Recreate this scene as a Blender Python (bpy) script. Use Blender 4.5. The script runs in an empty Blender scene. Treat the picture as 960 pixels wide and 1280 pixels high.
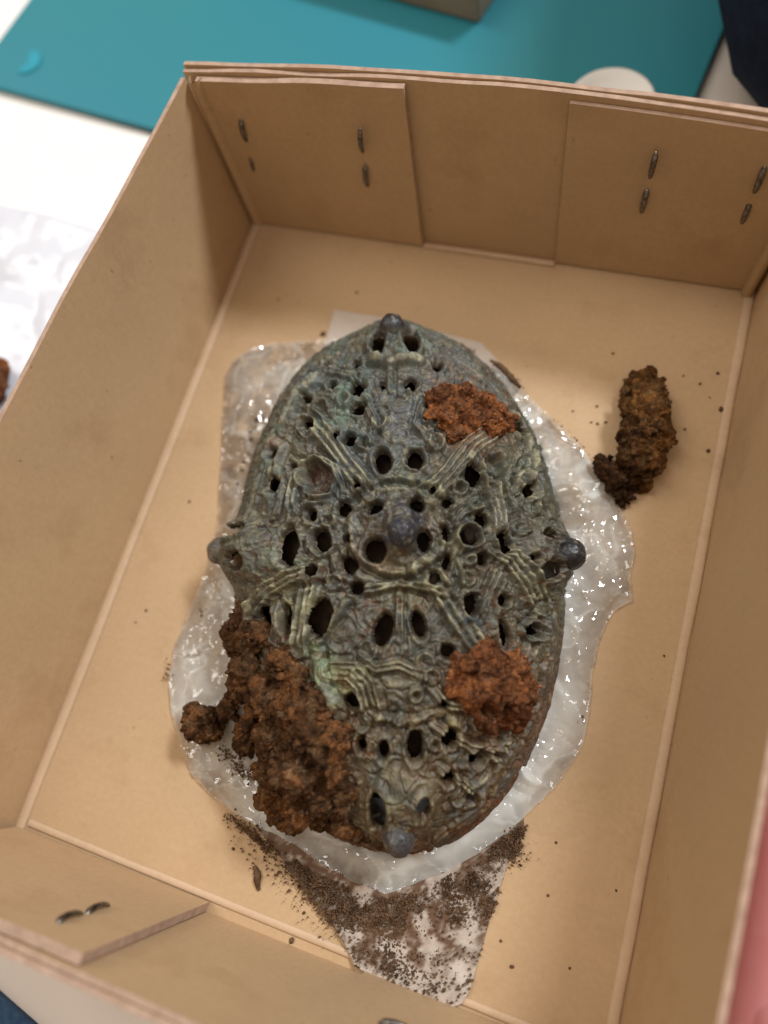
import bpy, bmesh, math, random
import numpy as np
from mathutils import Vector, Matrix

# ------------------------------------------------------------------ camera, world, lights, exposure
S = 0.15                                   # metres from the box floor up to the lens
FPX, PPX, PPY = 919.0, 480.0, 640.0        # the photograph is 960 x 1280
AX = np.array([0.94487833, 0.22482302, -0.23803267])     # box right / back / up, seen from the camera
AY = np.array([0.28284876, -0.9266664, 0.24756001])
AZ = np.array([-0.16491969, -0.30124133, -0.93917792])
ROT = np.array([AX, AY, AZ])

scene = bpy.context.scene
col = scene.collection
cam_d = bpy.data.cameras.new('camera')
cam = bpy.data.objects.new('camera', cam_d)
col.objects.link(cam)
M = Matrix(((ROT[0][0], -ROT[0][1], -ROT[0][2]), (ROT[1][0], -ROT[1][1], -ROT[1][2]), (ROT[2][0], -ROT[2][1], -ROT[2][2])))
cam.matrix_world = Matrix.Translation((0, 0, S)) @ M.to_4x4()
cam_d.sensor_fit = 'VERTICAL'
cam_d.sensor_height = 36.0
cam_d.sensor_width = 27.0
cam_d.lens = 36.0 * FPX / 1280.0
cam_d.clip_start = 0.005
cam_d.clip_end = 50
cam_d.dof.use_dof = True
cam_d.dof.focus_distance = 0.137
cam_d.dof.aperture_fstop = 7.0
scene.camera = cam

world = bpy.data.worlds.new('World')
scene.world = world
world.use_nodes = True
world.node_tree.nodes['Background'].inputs[0].default_value = (1.0, 0.74, 0.50, 1)
world.node_tree.nodes['Background'].inputs[1].default_value = 0.42

def area_light(name, loc, target, sx, sy, power, color):
    d = bpy.data.lights.new(name, 'AREA')
    d.shape = 'RECTANGLE'; d.size = sx; d.size_y = sy; d.energy = power; d.color = color
    o = bpy.data.objects.new(name, d); col.objects.link(o)
    o.location = loc
    o.rotation_euler = (Vector(target) - Vector(loc)).to_track_quat('-Z', 'Y').to_euler()
    return o
area_light('ceiling_tube_behind', (0.74, 1.22, 1.42), (-0.03, 0.03, 0), 0.6, 0.14, 34, (0.96, 0.985, 1.0))
area_light('fill_left', (-0.85, 0.42, 1.45), (-0.03, 0.03, 0), 0.40, 1.2, 11.5, (1.0, 0.94, 0.85))  # added fill lamp, placed to brighten the right wall
area_light('fill_glints', (0.16, -0.10, 1.75), (-0.03, 0.03, 0), 0.10, 1.0, 3.0, (1.0, 0.95, 0.90))  # added lamp, shares the fill and gives the plastic more glints

scene.view_settings.view_transform = 'Standard'
scene.view_settings.look = 'None'
scene.view_settings.exposure = 0.0
scene.view_settings.gamma = 1.0
scene.render.engine = 'CYCLES'
scene.cycles.use_denoising = True
scene.cycles.max_bounces = 10
scene.cycles.transparent_max_bounces = 16

# ------------------------------------------------------------------ helpers
rng = random.Random(7)

def ray(px, py):
    return ROT @ np.array([px - PPX, py - PPY, FPX])
def on_z(px, py, z=0.0):
    d = ray(px, py); t = (z - S) / d[2]
    return np.array([0, 0, S]) + d * t
def on_y(px, py, y):
    d = ray(px, py); t = y / d[1]
    return np.array([0, 0, S]) + d * t
def project(P):
    c = (np.asarray(P) - np.array([0, 0, S])) @ ROT      # row vectors: c = ROT^T p
    return np.stack([PPX + FPX * c[..., 0] / c[..., 2], PPY + FPX * c[..., 1] / c[..., 2]], -1)

def _hash(ix, iy, iz, seed):
    h = (ix.astype(np.uint32) * np.uint32(374761393) + iy.astype(np.uint32) * np.uint32(668265263)
         + iz.astype(np.uint32) * np.uint32(2147483647) + np.uint32(seed * 7919 + 13) * np.uint32(1274126177))
    h = (h ^ (h >> np.uint32(13))) * np.uint32(1274126177)
    h = (h ^ (h >> np.uint32(16))) * np.uint32(2246822519)
    return ((h ^ (h >> np.uint32(15))) & np.uint32(0xffffff)).astype(np.float64) / 0xffffff
def vnoise(p, seed=0):
    i = np.floor(p).astype(np.int64); f = p - i
    f = f * f * f * (f * (f * 6 - 15) + 10)
    r = 0
    for dx in (0, 1):
        wx = f[:, 0] if dx else 1 - f[:, 0]
        for dy in (0, 1):
            wy = f[:, 1] if dy else 1 - f[:, 1]
            for dz in (0, 1):
                wz = f[:, 2] if dz else 1 - f[:, 2]
                r = r + wx * wy * wz * _hash(i[:, 0] + dx, i[:, 1] + dy, i[:, 2] + dz, seed)
    return r
def fbm(p, octaves=4, seed=0, gain=0.5):
    a, s, t = 1.0, 0.0, 0.0
    for k in range(octaves):
        s = s + a * vnoise(p * (2.03 ** k) + 17.3 * k, seed + k); t += a; a *= gain
    return s / t
def facets(p, seed=0):
    """broken faces: each cell carries its own tilted plane"""
    i = np.floor(p).astype(np.int64)
    d1 = np.full(len(p), 9.0); val = np.zeros(len(p)); idv = np.zeros(len(p))
    for dx in (-1, 0, 1):
        for dy in (-1, 0, 1):
            for dz in (-1, 0, 1):
                c = i + np.array([dx, dy, dz])
                q = np.stack([_hash(c[:, 0], c[:, 1], c[:, 2], seed + k) for k in (0, 1, 2)], 1) + c
                g = np.stack([_hash(c[:, 0], c[:, 1], c[:, 2], seed + k) for k in (11, 12, 13)], 1) - 0.5
                v = q - p; d = np.linalg.norm(v, axis=1); m = d < d1
                d1 = np.where(m, d, d1); hid = _hash(c[:, 0], c[:, 1], c[:, 2], seed + 15)
                val = np.where(m, -np.einsum('ij,ij->i', v, g) * 1.6 + (hid - 0.5) * 0.9, val); idv = np.where(m, hid, idv)
    return val, idv
def worley(p, seed=0):
    i = np.floor(p).astype(np.int64)
    d1 = np.full(len(p), 9.0); d2 = np.full(len(p), 9.0); idv = np.zeros(len(p))
    for dx in (-1, 0, 1):
        for dy in (-1, 0, 1):
            for dz in (-1, 0, 1):
                c = i + np.array([dx, dy, dz])
                q = np.stack([_hash(c[:, 0], c[:, 1], c[:, 2], seed + k) for k in (0, 1, 2)], 1) + c
                d = np.linalg.norm(q - p, axis=1)
                m = d < d1
                d2 = np.where(m, d1, np.minimum(d2, d)); d1 = np.where(m, d, d1)
                idv = np.where(m, _hash(c[:, 0], c[:, 1], c[:, 2], seed + 5), idv)
    return d1, d2, idv
def sstep(a, b, x):
    t = np.clip((x - a) / (b - a), 0, 1)
    return t * t * (3 - 2 * t)
def mix(a, b, t):
    return a + (np.asarray(b) - a) * t[:, None]

def make_mesh(name, V, F, smooth=True, colors=None):
    me = bpy.data.meshes.new(name)
    V = np.asarray(V, dtype=np.float64); F = np.asarray(F, dtype=np.int64)
    n = F.shape[1]
    me.vertices.add(len(V)); me.vertices.foreach_set('co', V.ravel())
    me.loops.add(F.size); me.loops.foreach_set('vertex_index', F.ravel())
    me.polygons.add(len(F))
    me.polygons.foreach_set('loop_start', np.arange(0, F.size, n))
    me.polygons.foreach_set('use_smooth', np.full(len(F), smooth))
    me.update(calc_edges=True)
    if colors is not None:
        a = me.color_attributes.new('Col', 'FLOAT_COLOR', 'POINT')
        C = np.ones((len(V), 4)); C[:, :colors.shape[1]] = colors
        a.data.foreach_set('color', C.ravel())
    return me
def link(name, me, mat=None, parent=None):
    o = bpy.data.objects.new(name, me); col.objects.link(o)
    if mat is not None and me is not None:
        me.materials.append(mat)
    if parent is not None:
        o.parent = parent
    return o
def empty(name, loc=(0, 0, 0)):
    o = bpy.data.objects.new(name, None); col.objects.link(o); o.location = loc
    o.empty_display_size = 0.01
    return o
def child(name, me, mat, parent):
    """link a mesh given in world coordinates under a parent Empty that only translates"""
    o = link(name, me, mat, parent)
    o.matrix_parent_inverse = Matrix.Translation(parent.location).inverted()
    return o
def tag(o, label=None, cat=None, group=None, kind=None):
    if label: o['label'] = label
    if cat: o['category'] = cat
    if group: o['group'] = group
    if kind: o['kind'] = kind
    return o
def grid_faces(nu, nv, off=0):
    i, j = np.meshgrid(np.arange(nu - 1), np.arange(nv - 1), indexing='ij')
    a = (i * nv + j).ravel() + off
    return np.stack([a, a + nv, a + nv + 1, a + 1], 1)
def solid_grid(name, A, B, mat, parent=None, smooth=False, world=True):
    """closed slab between two (nu,nv,3) grids"""
    nu, nv = A.shape[:2]
    V = np.concatenate([A.reshape(-1, 3), B.reshape(-1, 3)]); n = nu * nv
    F = [grid_faces(nu, nv), grid_faces(nu, nv, n)[:, ::-1]]
    idx = np.arange(n).reshape(nu, nv)
    for e in (idx[:, 0][::-1], idx[-1, :][::-1], idx[:, -1], idx[0, :]):
        F.append(np.stack([e[:-1], e[1:], e[1:] + n, e[:-1] + n], 1)[:, ::-1])
    me = make_mesh(name, V, np.concatenate(F), smooth)
    bm = bmesh.new(); bm.from_mesh(me); bmesh.ops.recalc_face_normals(bm, faces=bm.faces); bm.to_mesh(me); bm.free()
    return child(name, me, mat, parent) if parent else link(name, me, mat)
def in_poly(P, poly):
    x, y = P[:, 0], P[:, 1]; r = np.zeros(len(P), bool); n = len(poly)
    for i in range(n):
        x1, y1 = poly[i]; x2, y2 = poly[(i + 1) % n]
        c = ((y1 > y) != (y2 > y)) & (x < (x2 - x1) * (y - y1) / (y2 - y1 + 1e-12) + x1)
        r ^= c
    return r
def seg_dist(P, a, b):
    a = np.asarray(a, float); b = np.asarray(b, float); d = b - a
    t = np.clip(((P - a) @ d) / (d @ d + 1e-12), 0, 1)
    return np.linalg.norm(P - (a + t[:, None] * d), axis=1), t
def poly_sd(P, poly):
    d = np.full(len(P), 1e9)
    for i in range(len(poly)):
        d = np.minimum(d, seg_dist(P, poly[i], poly[(i + 1) % len(poly)])[0])
    return np.where(in_poly(P, poly), -d, d)

# ------------------------------------------------------------------ materials
def new_mat(name):
    m = bpy.data.materials.new(name); m.use_nodes = True
    nt = m.node_tree
    return m, nt, nt.nodes['Principled BSDF']
def nd(nt, t, **kw):
    n = nt.nodes.new(t)
    for k, v in kw.items():
        if hasattr(n, k): setattr(n, k, v)
        else: n.inputs[k].default_value = v
    return n
def noise_node(nt, scale, detail=4, rough=0.55, vec=None):
    n = nd(nt, 'ShaderNodeTexNoise'); n.inputs['Scale'].default_value = scale
    n.inputs['Detail'].default_value = detail; n.inputs['Roughness'].default_value = rough
    if vec is None:
        g = nd(nt, 'ShaderNodeNewGeometry'); vec = g.outputs['Position']
    nt.links.new(vec, n.inputs['Vector'])
    return n
def ramp(nt, fac, stops):
    r = nd(nt, 'ShaderNodeValToRGB'); e = r.color_ramp.elements
    while len(e) < len(stops): e.new(0.5)
    for k, (p, c) in enumerate(stops):
        e[k].position = p; e[k].color = (*c, 1)
    nt.links.new(fac, r.inputs[0]); return r
def bump(nt, bsdf, height, strength, dist):
    b = nd(nt, 'ShaderNodeBump'); b.inputs['Strength'].default_value = strength; b.inputs['Distance'].default_value = dist
    nt.links.new(height, b.inputs['Height']); nt.links.new(b.outputs[0], bsdf.inputs['Normal']); return b
def speckle_mat(name, c1, c2, scale, rough=0.7, bscale=None, bstr=0.2, bdist=0.0002, spec=0.3, detail=5):
    m, nt, b = new_mat(name)
    n = noise_node(nt, scale, detail)
    r = ramp(nt, n.outputs['Fac'], [(0.3, c1), (0.7, c2)])
    nt.links.new(r.outputs[0], b.inputs['Base Color'])
    b.inputs['Roughness'].default_value = rough; b.inputs['Specular IOR Level'].default_value = spec
    if bscale:
        n2 = noise_node(nt, bscale, 4); bump(nt, b, n2.outputs['Fac'], bstr, bdist)
    return m
def cardboard(name, base, edge=False):
    m, nt, b = new_mat(name)
    c = np.array(base)
    big = noise_node(nt, 22, 3)
    fib = noise_node(nt, 900, 3, 0.7)
    r1 = ramp(nt, big.outputs['Fac'], [(0.3, tuple(c * 0.93)), (0.7, tuple(np.minimum(c * 1.05, 1)))])
    r2 = ramp(nt, fib.outputs['Fac'], [(0.25, (0.92, 0.915, 0.90)), (0.72, (1.03, 1.03, 1.04))])
    mx = nd(nt, 'ShaderNodeMix', data_type='RGBA', blend_type='MULTIPLY'); mx.inputs[0].default_value = 1.0
    nt.links.new(r1.outputs[0], mx.inputs[6]); nt.links.new(r2.outputs[0], mx.inputs[7])
    nt.links.new(mx.outputs[2], b.inputs['Base Color'])
    # scuffs, faint smears and fibre flecks
    sm_ = noise_node(nt, 48, 6, 0.62); r3 = ramp(nt, sm_.outputs['Fac'], [(0.54, (1, 1, 1)), (0.72, (0.86, 0.82, 0.78))])
    fl_ = noise_node(nt, 520, 2, 0.4); r4 = ramp(nt, fl_.outputs['Fac'], [(0.745, (1, 1, 1)), (0.80, (0.70, 0.64, 0.58))])
    mp_ = nd(nt, 'ShaderNodeMapping'); mp_.inputs['Scale'].default_value = (90, 900, 300); mp_.inputs['Rotation'].default_value = (0, 0, 0.25)
    gp_ = nd(nt, 'ShaderNodeNewGeometry'); nt.links.new(gp_.outputs['Position'], mp_.inputs['Vector'])
    st_ = noise_node(nt, 1.0, 4, 0.7, mp_.outputs[0]); r5 = ramp(nt, st_.outputs['Fac'], [(0.3, (0.98, 0.977, 0.97)), (0.7, (1.01, 1.01, 1.01))])
    mC = nd(nt, 'ShaderNodeMix', data_type='RGBA', blend_type='MULTIPLY'); mC.inputs[0].default_value = 1.0
    nt.links.new(r3.outputs[0], mC.inputs[6]); nt.links.new(r5.outputs[0], mC.inputs[7]); r3 = mC
    mA = nd(nt, 'ShaderNodeMix', data_type='RGBA', blend_type='MULTIPLY'); mA.inputs[0].default_value = 1.0
    mB = nd(nt, 'ShaderNodeMix', data_type='RGBA', blend_type='MULTIPLY'); mB.inputs[0].default_value = 1.0
    nt.links.new(mx.outputs[2], mA.inputs[6]); nt.links.new(r3.outputs[2], mA.inputs[7])
    nt.links.new(mA.outputs[2], mB.inputs[6]); nt.links.new(r4.outputs[0], mB.inputs[7]); nt.links.new(mB.outputs[2], b.inputs['Base Color'])
    b.inputs['Roughness'].default_value = 0.62; b.inputs['Specular IOR Level'].default_value = 0.35
    n2 = noise_node(nt, 420, 4, 0.6); bump(nt, b, n2.outputs['Fac'], 0.12, 0.0002)
    return m
M_CARD = cardboard('kraft_card', (0.51, 0.355, 0.210))
M_CARD_FOLD_LIT = cardboard('kraft_card_fold_lit', (0.57, 0.415, 0.28))  # same card made paler, the light on the folds put into the colour
m, nt, b = new_mat('kraft_cut_edge')
n = noise_node(nt, 500, 4); g = nd(nt, 'ShaderNodeNewGeometry')
wv = nd(nt, 'ShaderNodeTexWave'); wv.bands_direction = 'Z'; wv.inputs['Scale'].default_value = 300; wv.inputs['Distortion'].default_value = 2.0
nt.links.new(g.outputs['Position'], wv.inputs['Vector'])
r = ramp(nt, n.outputs['Fac'], [(0.3, (0.33, 0.22, 0.165)), (0.7, (0.47, 0.335, 0.26))])
nt.links.new(r.outputs[0], b.inputs['Base Color']); b.inputs['Roughness'].default_value = 0.85
bump(nt, b, n.outputs['Fac'], 0.3, 0.0003)
M_EDGE = m
m, nt, b = new_mat('staple_steel')
b.inputs['Base Color'].default_value = (0.33, 0.32, 0.32, 1); b.inputs['Metallic'].default_value = 1.0; b.inputs['Roughness'].default_value = 0.35
n = noise_node(nt, 1500, 3); r = ramp(nt, n.outputs['Fac'], [(0.35, (0.10, 0.085, 0.075)), (0.7, (0.30, 0.29, 0.28))]); nt.links.new(r.outputs[0], b.inputs['Base Color'])
M_STEEL = m

def attr_mat(name, rough=0.75, nscale=900, lo=0.62, hi=1.3, bscale=1200, bstr=0.5, bdist=0.0003, spec=0.3):
    m, nt, b = new_mat(name)
    a = nd(nt, 'ShaderNodeVertexColor'); a.layer_name = 'Col'
    n = noise_node(nt, nscale, 5, 0.65)
    r = ramp(nt, n.outputs['Fac'], [(0.3, (lo, lo, lo)), (0.7, (hi, hi, hi))])
    mx = nd(nt, 'ShaderNodeMix', data_type='RGBA', blend_type='MULTIPLY'); mx.inputs[0].default_value = 1.0
    nt.links.new(a.outputs[0], mx.inputs[6]); nt.links.new(r.outputs[0], mx.inputs[7])
    nt.links.new(mx.outputs[2], b.inputs['Base Color'])
    b.inputs['Roughness'].default_value = rough; b.inputs['Specular IOR Level'].default_value = spec
    n2 = noise_node(nt, bscale, 5, 0.65); bump(nt, b, n2.outputs['Fac'], bstr, bdist)
    return m
M_BRONZE = attr_mat('patinated_bronze', 0.48, 1100, 0.60, 1.38, 1700, 0.5, 0.00022, 0.5)
M_SOIL = attr_mat('crumbly_soil', 0.95, 1700, 0.42, 1.55, 2200, 1.0, 0.0006, 0.08)
M_RUST = attr_mat('iron_rust', 0.95, 1700, 0.45, 1.5, 2200, 1.0, 0.0006, 0.08)
M_INNER = speckle_mat('inner_soil_shade', (0.012, 0.009, 0.006), (0.05, 0.032, 0.02), 300, 0.95, 900, 0.6, 0.0004, 0.1)  # soil colour taken near black to stand for shade inside the holes
M_CRUMB = speckle_mat('soil_crumb', (0.045, 0.026, 0.015), (0.17, 0.10, 0.055), 500, 0.92, 1800, 0.6, 0.0003, 0.12)
M_PAPER = attr_mat('stained_white_paper', 0.8, 900, 0.93, 1.05, 700, 0.2, 0.0001, 0.2)

# ------------------------------------------------------------------ the table and what lies on it
TZ = -0.0042
def slab(name, pts, z0, z1, mat, label=None, cat=None, kind=None, bevel=0.0, parent=None):
    bm = bmesh.new()
    lo = [bm.verts.new((p[0], p[1], z0)) for p in pts]; hi = [bm.verts.new((p[0], p[1], z1)) for p in pts]
    bm.faces.new(lo[::-1]); bm.faces.new(hi)
    n = len(pts)
    for i in range(n):
        bm.faces.new((lo[i], lo[(i + 1) % n], hi[(i + 1) % n], hi[i]))
    bmesh.ops.recalc_face_normals(bm, faces=bm.faces)
    if bevel:
        bmesh.ops.bevel(bm, geom=list(bm.edges), offset=bevel, segments=2, affect='EDGES', profile=0.5)
    me = bpy.data.meshes.new(name); bm.to_mesh(me); bm.free()
    o = child(name, me, mat, parent) if parent else link(name, me, mat)
    tag(o, label, cat, None, kind); return o
M_TABLE = speckle_mat('pale_table_laminate', (0.68, 0.63, 0.60), (0.72, 0.675, 0.64), 14, 0.5, 300, 0.05, 0.0002, 0.4)
table = slab('table_top', [(-0.55, -0.28), (0.42, -0.28), (0.42, 0.75), (-0.55, 0.75)], TZ - 0.03, TZ, M_TABLE, kind='structure')

m, nt, b = new_mat('teal_cutting_mat')
n = noise_node(nt, 7, 2); r = ramp(nt, n.outputs['Fac'], [(0.35, (0.010, 0.205, 0.255)), (0.65, (0.010, 0.20, 0.29))])
nt.links.new(r.outputs[0], b.inputs['Base Color']); b.inputs['Roughness'].default_value = 0.55
n2 = noise_node(nt, 900, 3); bump(nt, b, n2.outputs['Fac'], 0.15, 0.0002)
M_MAT = m
mt = [on_z(-10, 115, TZ), on_z(185, 167, TZ)]
e = mt[1] - mt[0]; e /= np.linalg.norm(e)
r0 = on_z(862, 142, TZ); r1 = on_z(906, 36, TZ); dR = (r1 - r0) / np.linalg.norm(r1 - r0)
l0 = on_z(0, 68, TZ); l1 = on_z(50, 0, TZ); dL = (l1 - l0) / np.linalg.norm(l1 - l0)
def cross2(p, d, q, c):
    t = ((q - p)[0] * c[1] - (q - p)[1] * c[0]) / (d[0] * c[1] - d[1] * c[0]); return p + d * t
cA = cross2(mt[0], e, l0, dL); cB = cross2(mt[0], e, r0, dR)
mat_pts = [cA, cB, cB + dR * 0.30, cA + dL * 0.30]
cut_mat = slab('cutting_mat', [(p[0], p[1]) for p in mat_pts], TZ + 0.0008, TZ + 0.0028, M_MAT, 'teal self-healing cutting mat lying flat behind the cardboard box', 'cutting mat', bevel=0.0004)
M_CYAN = speckle_mat('cyan_ink', (0.015, 0.27, 0.38), (0.02, 0.32, 0.44), 200, 0.5)
def ring_strip(name, c, r0_, r1_, a0, a1, z, mat, parent, n=24):
    V = []; 
    for k in range(n + 1):
        a = a0 + (a1 - a0) * k / n
        for r_ in (r0_, r1_): V.append((c[0] + r_ * math.cos(a), c[1] + r_ * math.sin(a), z))
    F = [(2 * k, 2 * k + 1, 2 * k + 3, 2 * k + 2) for k in range(n)]
    return child(name, make_mesh(name, V, F, False), mat, parent)
pc = on_z(42, 88, TZ)
pm = ring_strip('printed_mark', pc, 0.0005, 0.0045, -1.9, 1.7, TZ + 0.0032, M_CYAN, cut_mat)
pm['label'] = 'pale cyan round mark on the teal mat'

M_WHITE = speckle_mat('white_sheet', (0.82, 0.83, 0.84), (0.86, 0.87, 0.88), 60, 0.55, 300, 0.08, 0.0003, 0.4)
q = [on_z(-70, 95, TZ), on_z(240, 185, TZ), on_z(190, 330, TZ), on_z(-110, 260, TZ)]
slab('paper_sheet', [(p[0], p[1]) for p in q], TZ + 0.0003, TZ + 0.0006, M_WHITE, 'plain white paper sheet on the table beside the teal mat', 'paper')
q = [on_z(-120, -80, TZ), on_z(60, -60, TZ), on_z(40, 30, TZ), on_z(-20, 110, TZ), on_z(-160, 90, TZ)]
slab('paper_sheet', [(p[0], p[1]) for p in q], TZ + 0.0007, TZ + 0.0010, M_WHITE, 'white paper sheet at the far corner of the teal mat', 'paper')

# glossy white plastic sheet lying on the table left of the box
m, nt, b = new_mat('glossy_white_plastic')
b.inputs['Base Color'].default_value = (0.66, 0.70, 0.80, 1); b.inputs['Roughness'].default_value = 0.22
n = noise_node(nt, 45, 3); bump(nt, b, n.outputs['Fac'], 0.5, 0.003)
M_GLOSSW = m
A = on_z(-60, 245, TZ); B = on_z(160, 300, TZ); C = on_z(-30, 620, TZ); D = on_z(-230, 560, TZ)
nu = nv = 60
uu, vv = np.meshgrid(np.linspace(0, 1, nu), np.linspace(0, 1, nv), indexing='ij')
P = (A[None, None] * ((1 - uu) * (1 - vv))[..., None] + B[None, None] * (uu * (1 - vv))[..., None] + C[None, None] * (uu * vv)[..., None] + D[None, None] * ((1 - uu) * vv)[..., None])
hh = fbm(np.concatenate([P.reshape(-1, 3) * 45], 1), 4, 31).reshape(nu, nv)
P[..., 2] = TZ + 0.0012 + 0.005 * np.abs(hh - 0.5)
Q = P.copy(); Q[..., 2] -= 0.0004
ps = solid_grid('plastic_sheet', P, Q, M_GLOSSW, None, True)
tag(ps, 'glossy crumpled white plastic sheet on the table left of the box', 'plastic sheet')

M_WOOD = speckle_mat('grey_wood', (0.25, 0.20, 0.15), (0.36, 0.30, 0.23), 60, 0.7, 400, 0.2, 0.0003)
wc = on_z(612, 22, TZ)
dx = (on_z(500, -8, TZ) - wc); dx[2] = 0; dx /= np.linalg.norm(dx)
wn = np.array([-dx[1], dx[0], 0]); wn = wn if wn[1] > 0 else -wn
w0 = wc - wn * 0.006
slab('wooden_block', [tuple(w0[:2]), tuple((w0 + wn * 0.05)[:2]), tuple((w0 + wn * 0.05 + dx * 0.09)[:2]), tuple((w0 + dx * 0.09)[:2])][::-1], TZ + 0.0028, TZ + 0.0135, M_WOOD,
     'flat grey-brown wooden block lying on the teal mat', 'wooden block', bevel=0.0008)

# white round dish half hidden behind the box
dc = on_z(760, 150, TZ)
prof = [(0, 0.0), (0.006, 0.0), (0.0085, 0.0010), (0.0100, 0.0020), (0.0106, 0.0020), (0.0090, 0.0004), (0.006, -0.0010), (0, -0.0010)]
V = []; F = []; n = 40
for k in range(n):
    a = 2 * math.pi * k / n
    for (r_, z_) in prof: V.append((dc[0] + max(r_, 1e-5) * math.cos(a), dc[1] + max(r_, 1e-5) * math.sin(a), TZ + 0.0028 + 0.0010 + z_))
for k in range(n):
    for j in range(len(prof) - 1):
        a = k * len(prof) + j; b2 = ((k + 1) % n) * len(prof) + j
        F.append((a, b2, b2 + 1, a + 1))
dish = link('small_dish', make_mesh('small_dish', V, F), M_WHITE)
tag(dish, 'small round white dish on the teal mat behind the box', 'dish')

# ------------------------------------------------------------------ the cardboard box
box = tag(empty('cardboard_box', (-0.033, 0.031, TZ)), 'open brown cardboard box with stapled corners holding the bronze brooch', 'box')
X0, X1, Y0, Y1 = -0.6265 * S, 0.1846 * S, -0.305 * S, 0.7204 * S
HW = 0.28 * S
TH = 0.0009
def flare(side, s):
    """outward lean of the rim, s = 0..1 along the wall"""
    if side == 'left':  return (0.002 + 0.046 * np.sin(np.pi * np.clip(1 - s, 0, 1) * 0.72) ** 1.2) * S      # s: front to back
    if side == 'right': return 0.026 * S * np.sin(np.pi * np.clip(s * 0.8 + 0.12, 0, 1)) ** 0.7
    if side == 'back':  return (0.012 + 0.022 * np.sin(np.pi * s)) * S
    return 0.000 * S + 0 * s
def wall_point(side, s, t, off=0.0):
    """inner surface of a wall; off > 0 moves into the box"""
    fl = flare(side, s) * (t ** 1.15) - off
    z = HW * t
    if side == 'left':  return np.stack([X0 - fl, Y0 + (Y1 - Y0) * s, z], -1)
    if side == 'right': return np.stack([X1 + fl, Y0 + (Y1 - Y0) * s, z], -1)
    if side == 'back':  return np.stack([X0 + (X1 - X0) * s, Y1 + fl, z], -1)
    return np.stack([X0 + (X1 - X0) * s, Y0 - fl, z], -1)
def wall_panel(name, side, s0, s1, t0, t1, o_in, o_out, mat=M_CARD, top=None, nu=24, nv=8, edges=True, smap=None):
    s, t = np.meshgrid(np.linspace(0, 1, nu), np.linspace(0, 1, nv), indexing='ij')
    if smap is None: ss = s0 + (s1 - s0) * s
    else: ss = smap(s, t)
    tt = t0 + (t1 - t0) * t
    A = wall_point(side, ss, tt, o_in); Bq = wall_point(side, ss, tt, o_out)
    # hand-cut rim: a little uneven
    wob = (vnoise(np.stack([ss[:, -1] * 9, ss[:, -1] * 0 + len(name), ss[:, -1] * 0], 1), 3) - 0.5) * 0.0006
    A[:, -1, 2] += wob; Bq[:, -1, 2] += wob
    o = solid_grid(name, A, Bq, mat, box)
    o.data.materials.append(M_EDGE)
    pol = o.data.polygons; nf = 2 * (nu - 1) * (nv - 1)
    for k in range(nf, len(pol)): pol[k].material_index = 1
    return o
# base board
s, t = np.meshgrid(np.linspace(0, 1, 14), np.linspace(0, 1, 14), indexing='ij')
A = np.stack([X0 - TH + (X1 - X0 + 2 * TH) * s, Y0 - TH + (Y1 - Y0 + 2 * TH) * t, 0 * s], -1); Bq = A.copy(); Bq[..., 2] = TZ + 0.0002
A[..., 2] += 0.0003 * np.sin(s * 3) 
A[..., 2] = 0
solid_grid('base_board', A, Bq, M_CARD, box)
for side, ov in (('left', 0.0), ('right', 0.0), ('back', 0.013), ('front', 0.013)):
    wall_panel('side_wall' if side in ('left', 'right') else 'end_wall', side, -ov, 1 + ov, 0.0, 1.0, 0.0, -TH)
# second board outside the end walls (the rim shows two layers)
wall_panel('outer_board', 'back', -0.013, 1.013, 0.0, 1.012, -TH - 0.0002, -TH * 2 - 0.0002)
wall_panel('outer_board', 'front', -0.013, 1.013, 0.0, 1.005, -TH - 0.0002, -TH * 2 - 0.0002)
# folded tabs stapled inside the end walls
def sx(px, py, y):
    return (on_y(px, py, y)[0] - X0) / (X1 - X0)
yb = Y1 + 0.02 * S
sb0, sb1 = sx(529, 293, Y1), sx(502, 100, yb)
tab_bl = wall_panel('corner_tab', 'back', 0, 1, 0.012, 0.985, 0.0016, 0.0003, nu=16, smap=lambda s, t: 0.012 + s * ((sb0 + (sb1 - sb0) * t) - 0.012))
sc0, sc1 = sx(695, 325, Y1), sx(712, 120, yb)
tab_br = wall_panel('corner_tab', 'back', 0, 1, 0.012, 0.975, 0.0009, 0.0002, nu=16, smap=lambda s, t: (sc0 + (sc1 - sc0) * t) + s * (0.988 - (sc0 + (sc1 - sc0) * t)))
fa0, fa1 = sx(246, 1147, Y0), sx(98, 1210, Y0)
tab_fl = wall_panel('corner_tab', 'front', 0, 1, 0.015, 0.985, 0.0019, 0.0003, nu=16, smap=lambda s, t: 0.010 + s * ((fa0 + (fa1 - fa0) * t) - 0.010))
fb0, fb1 = sx(452, 1226, Y0), sx(300, 1395, Y0)
tab_fr = wall_panel('corner_tab', 'front', 0, 1, 0.015, 0.975, 0.0008, 0.0002, nu=16, smap=lambda s, t: (fb0 + (0.40 - fb0) * 0.25 * t) + s * (0.988 - (fb0 + (0.40 - fb0) * 0.25 * t)))

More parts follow.
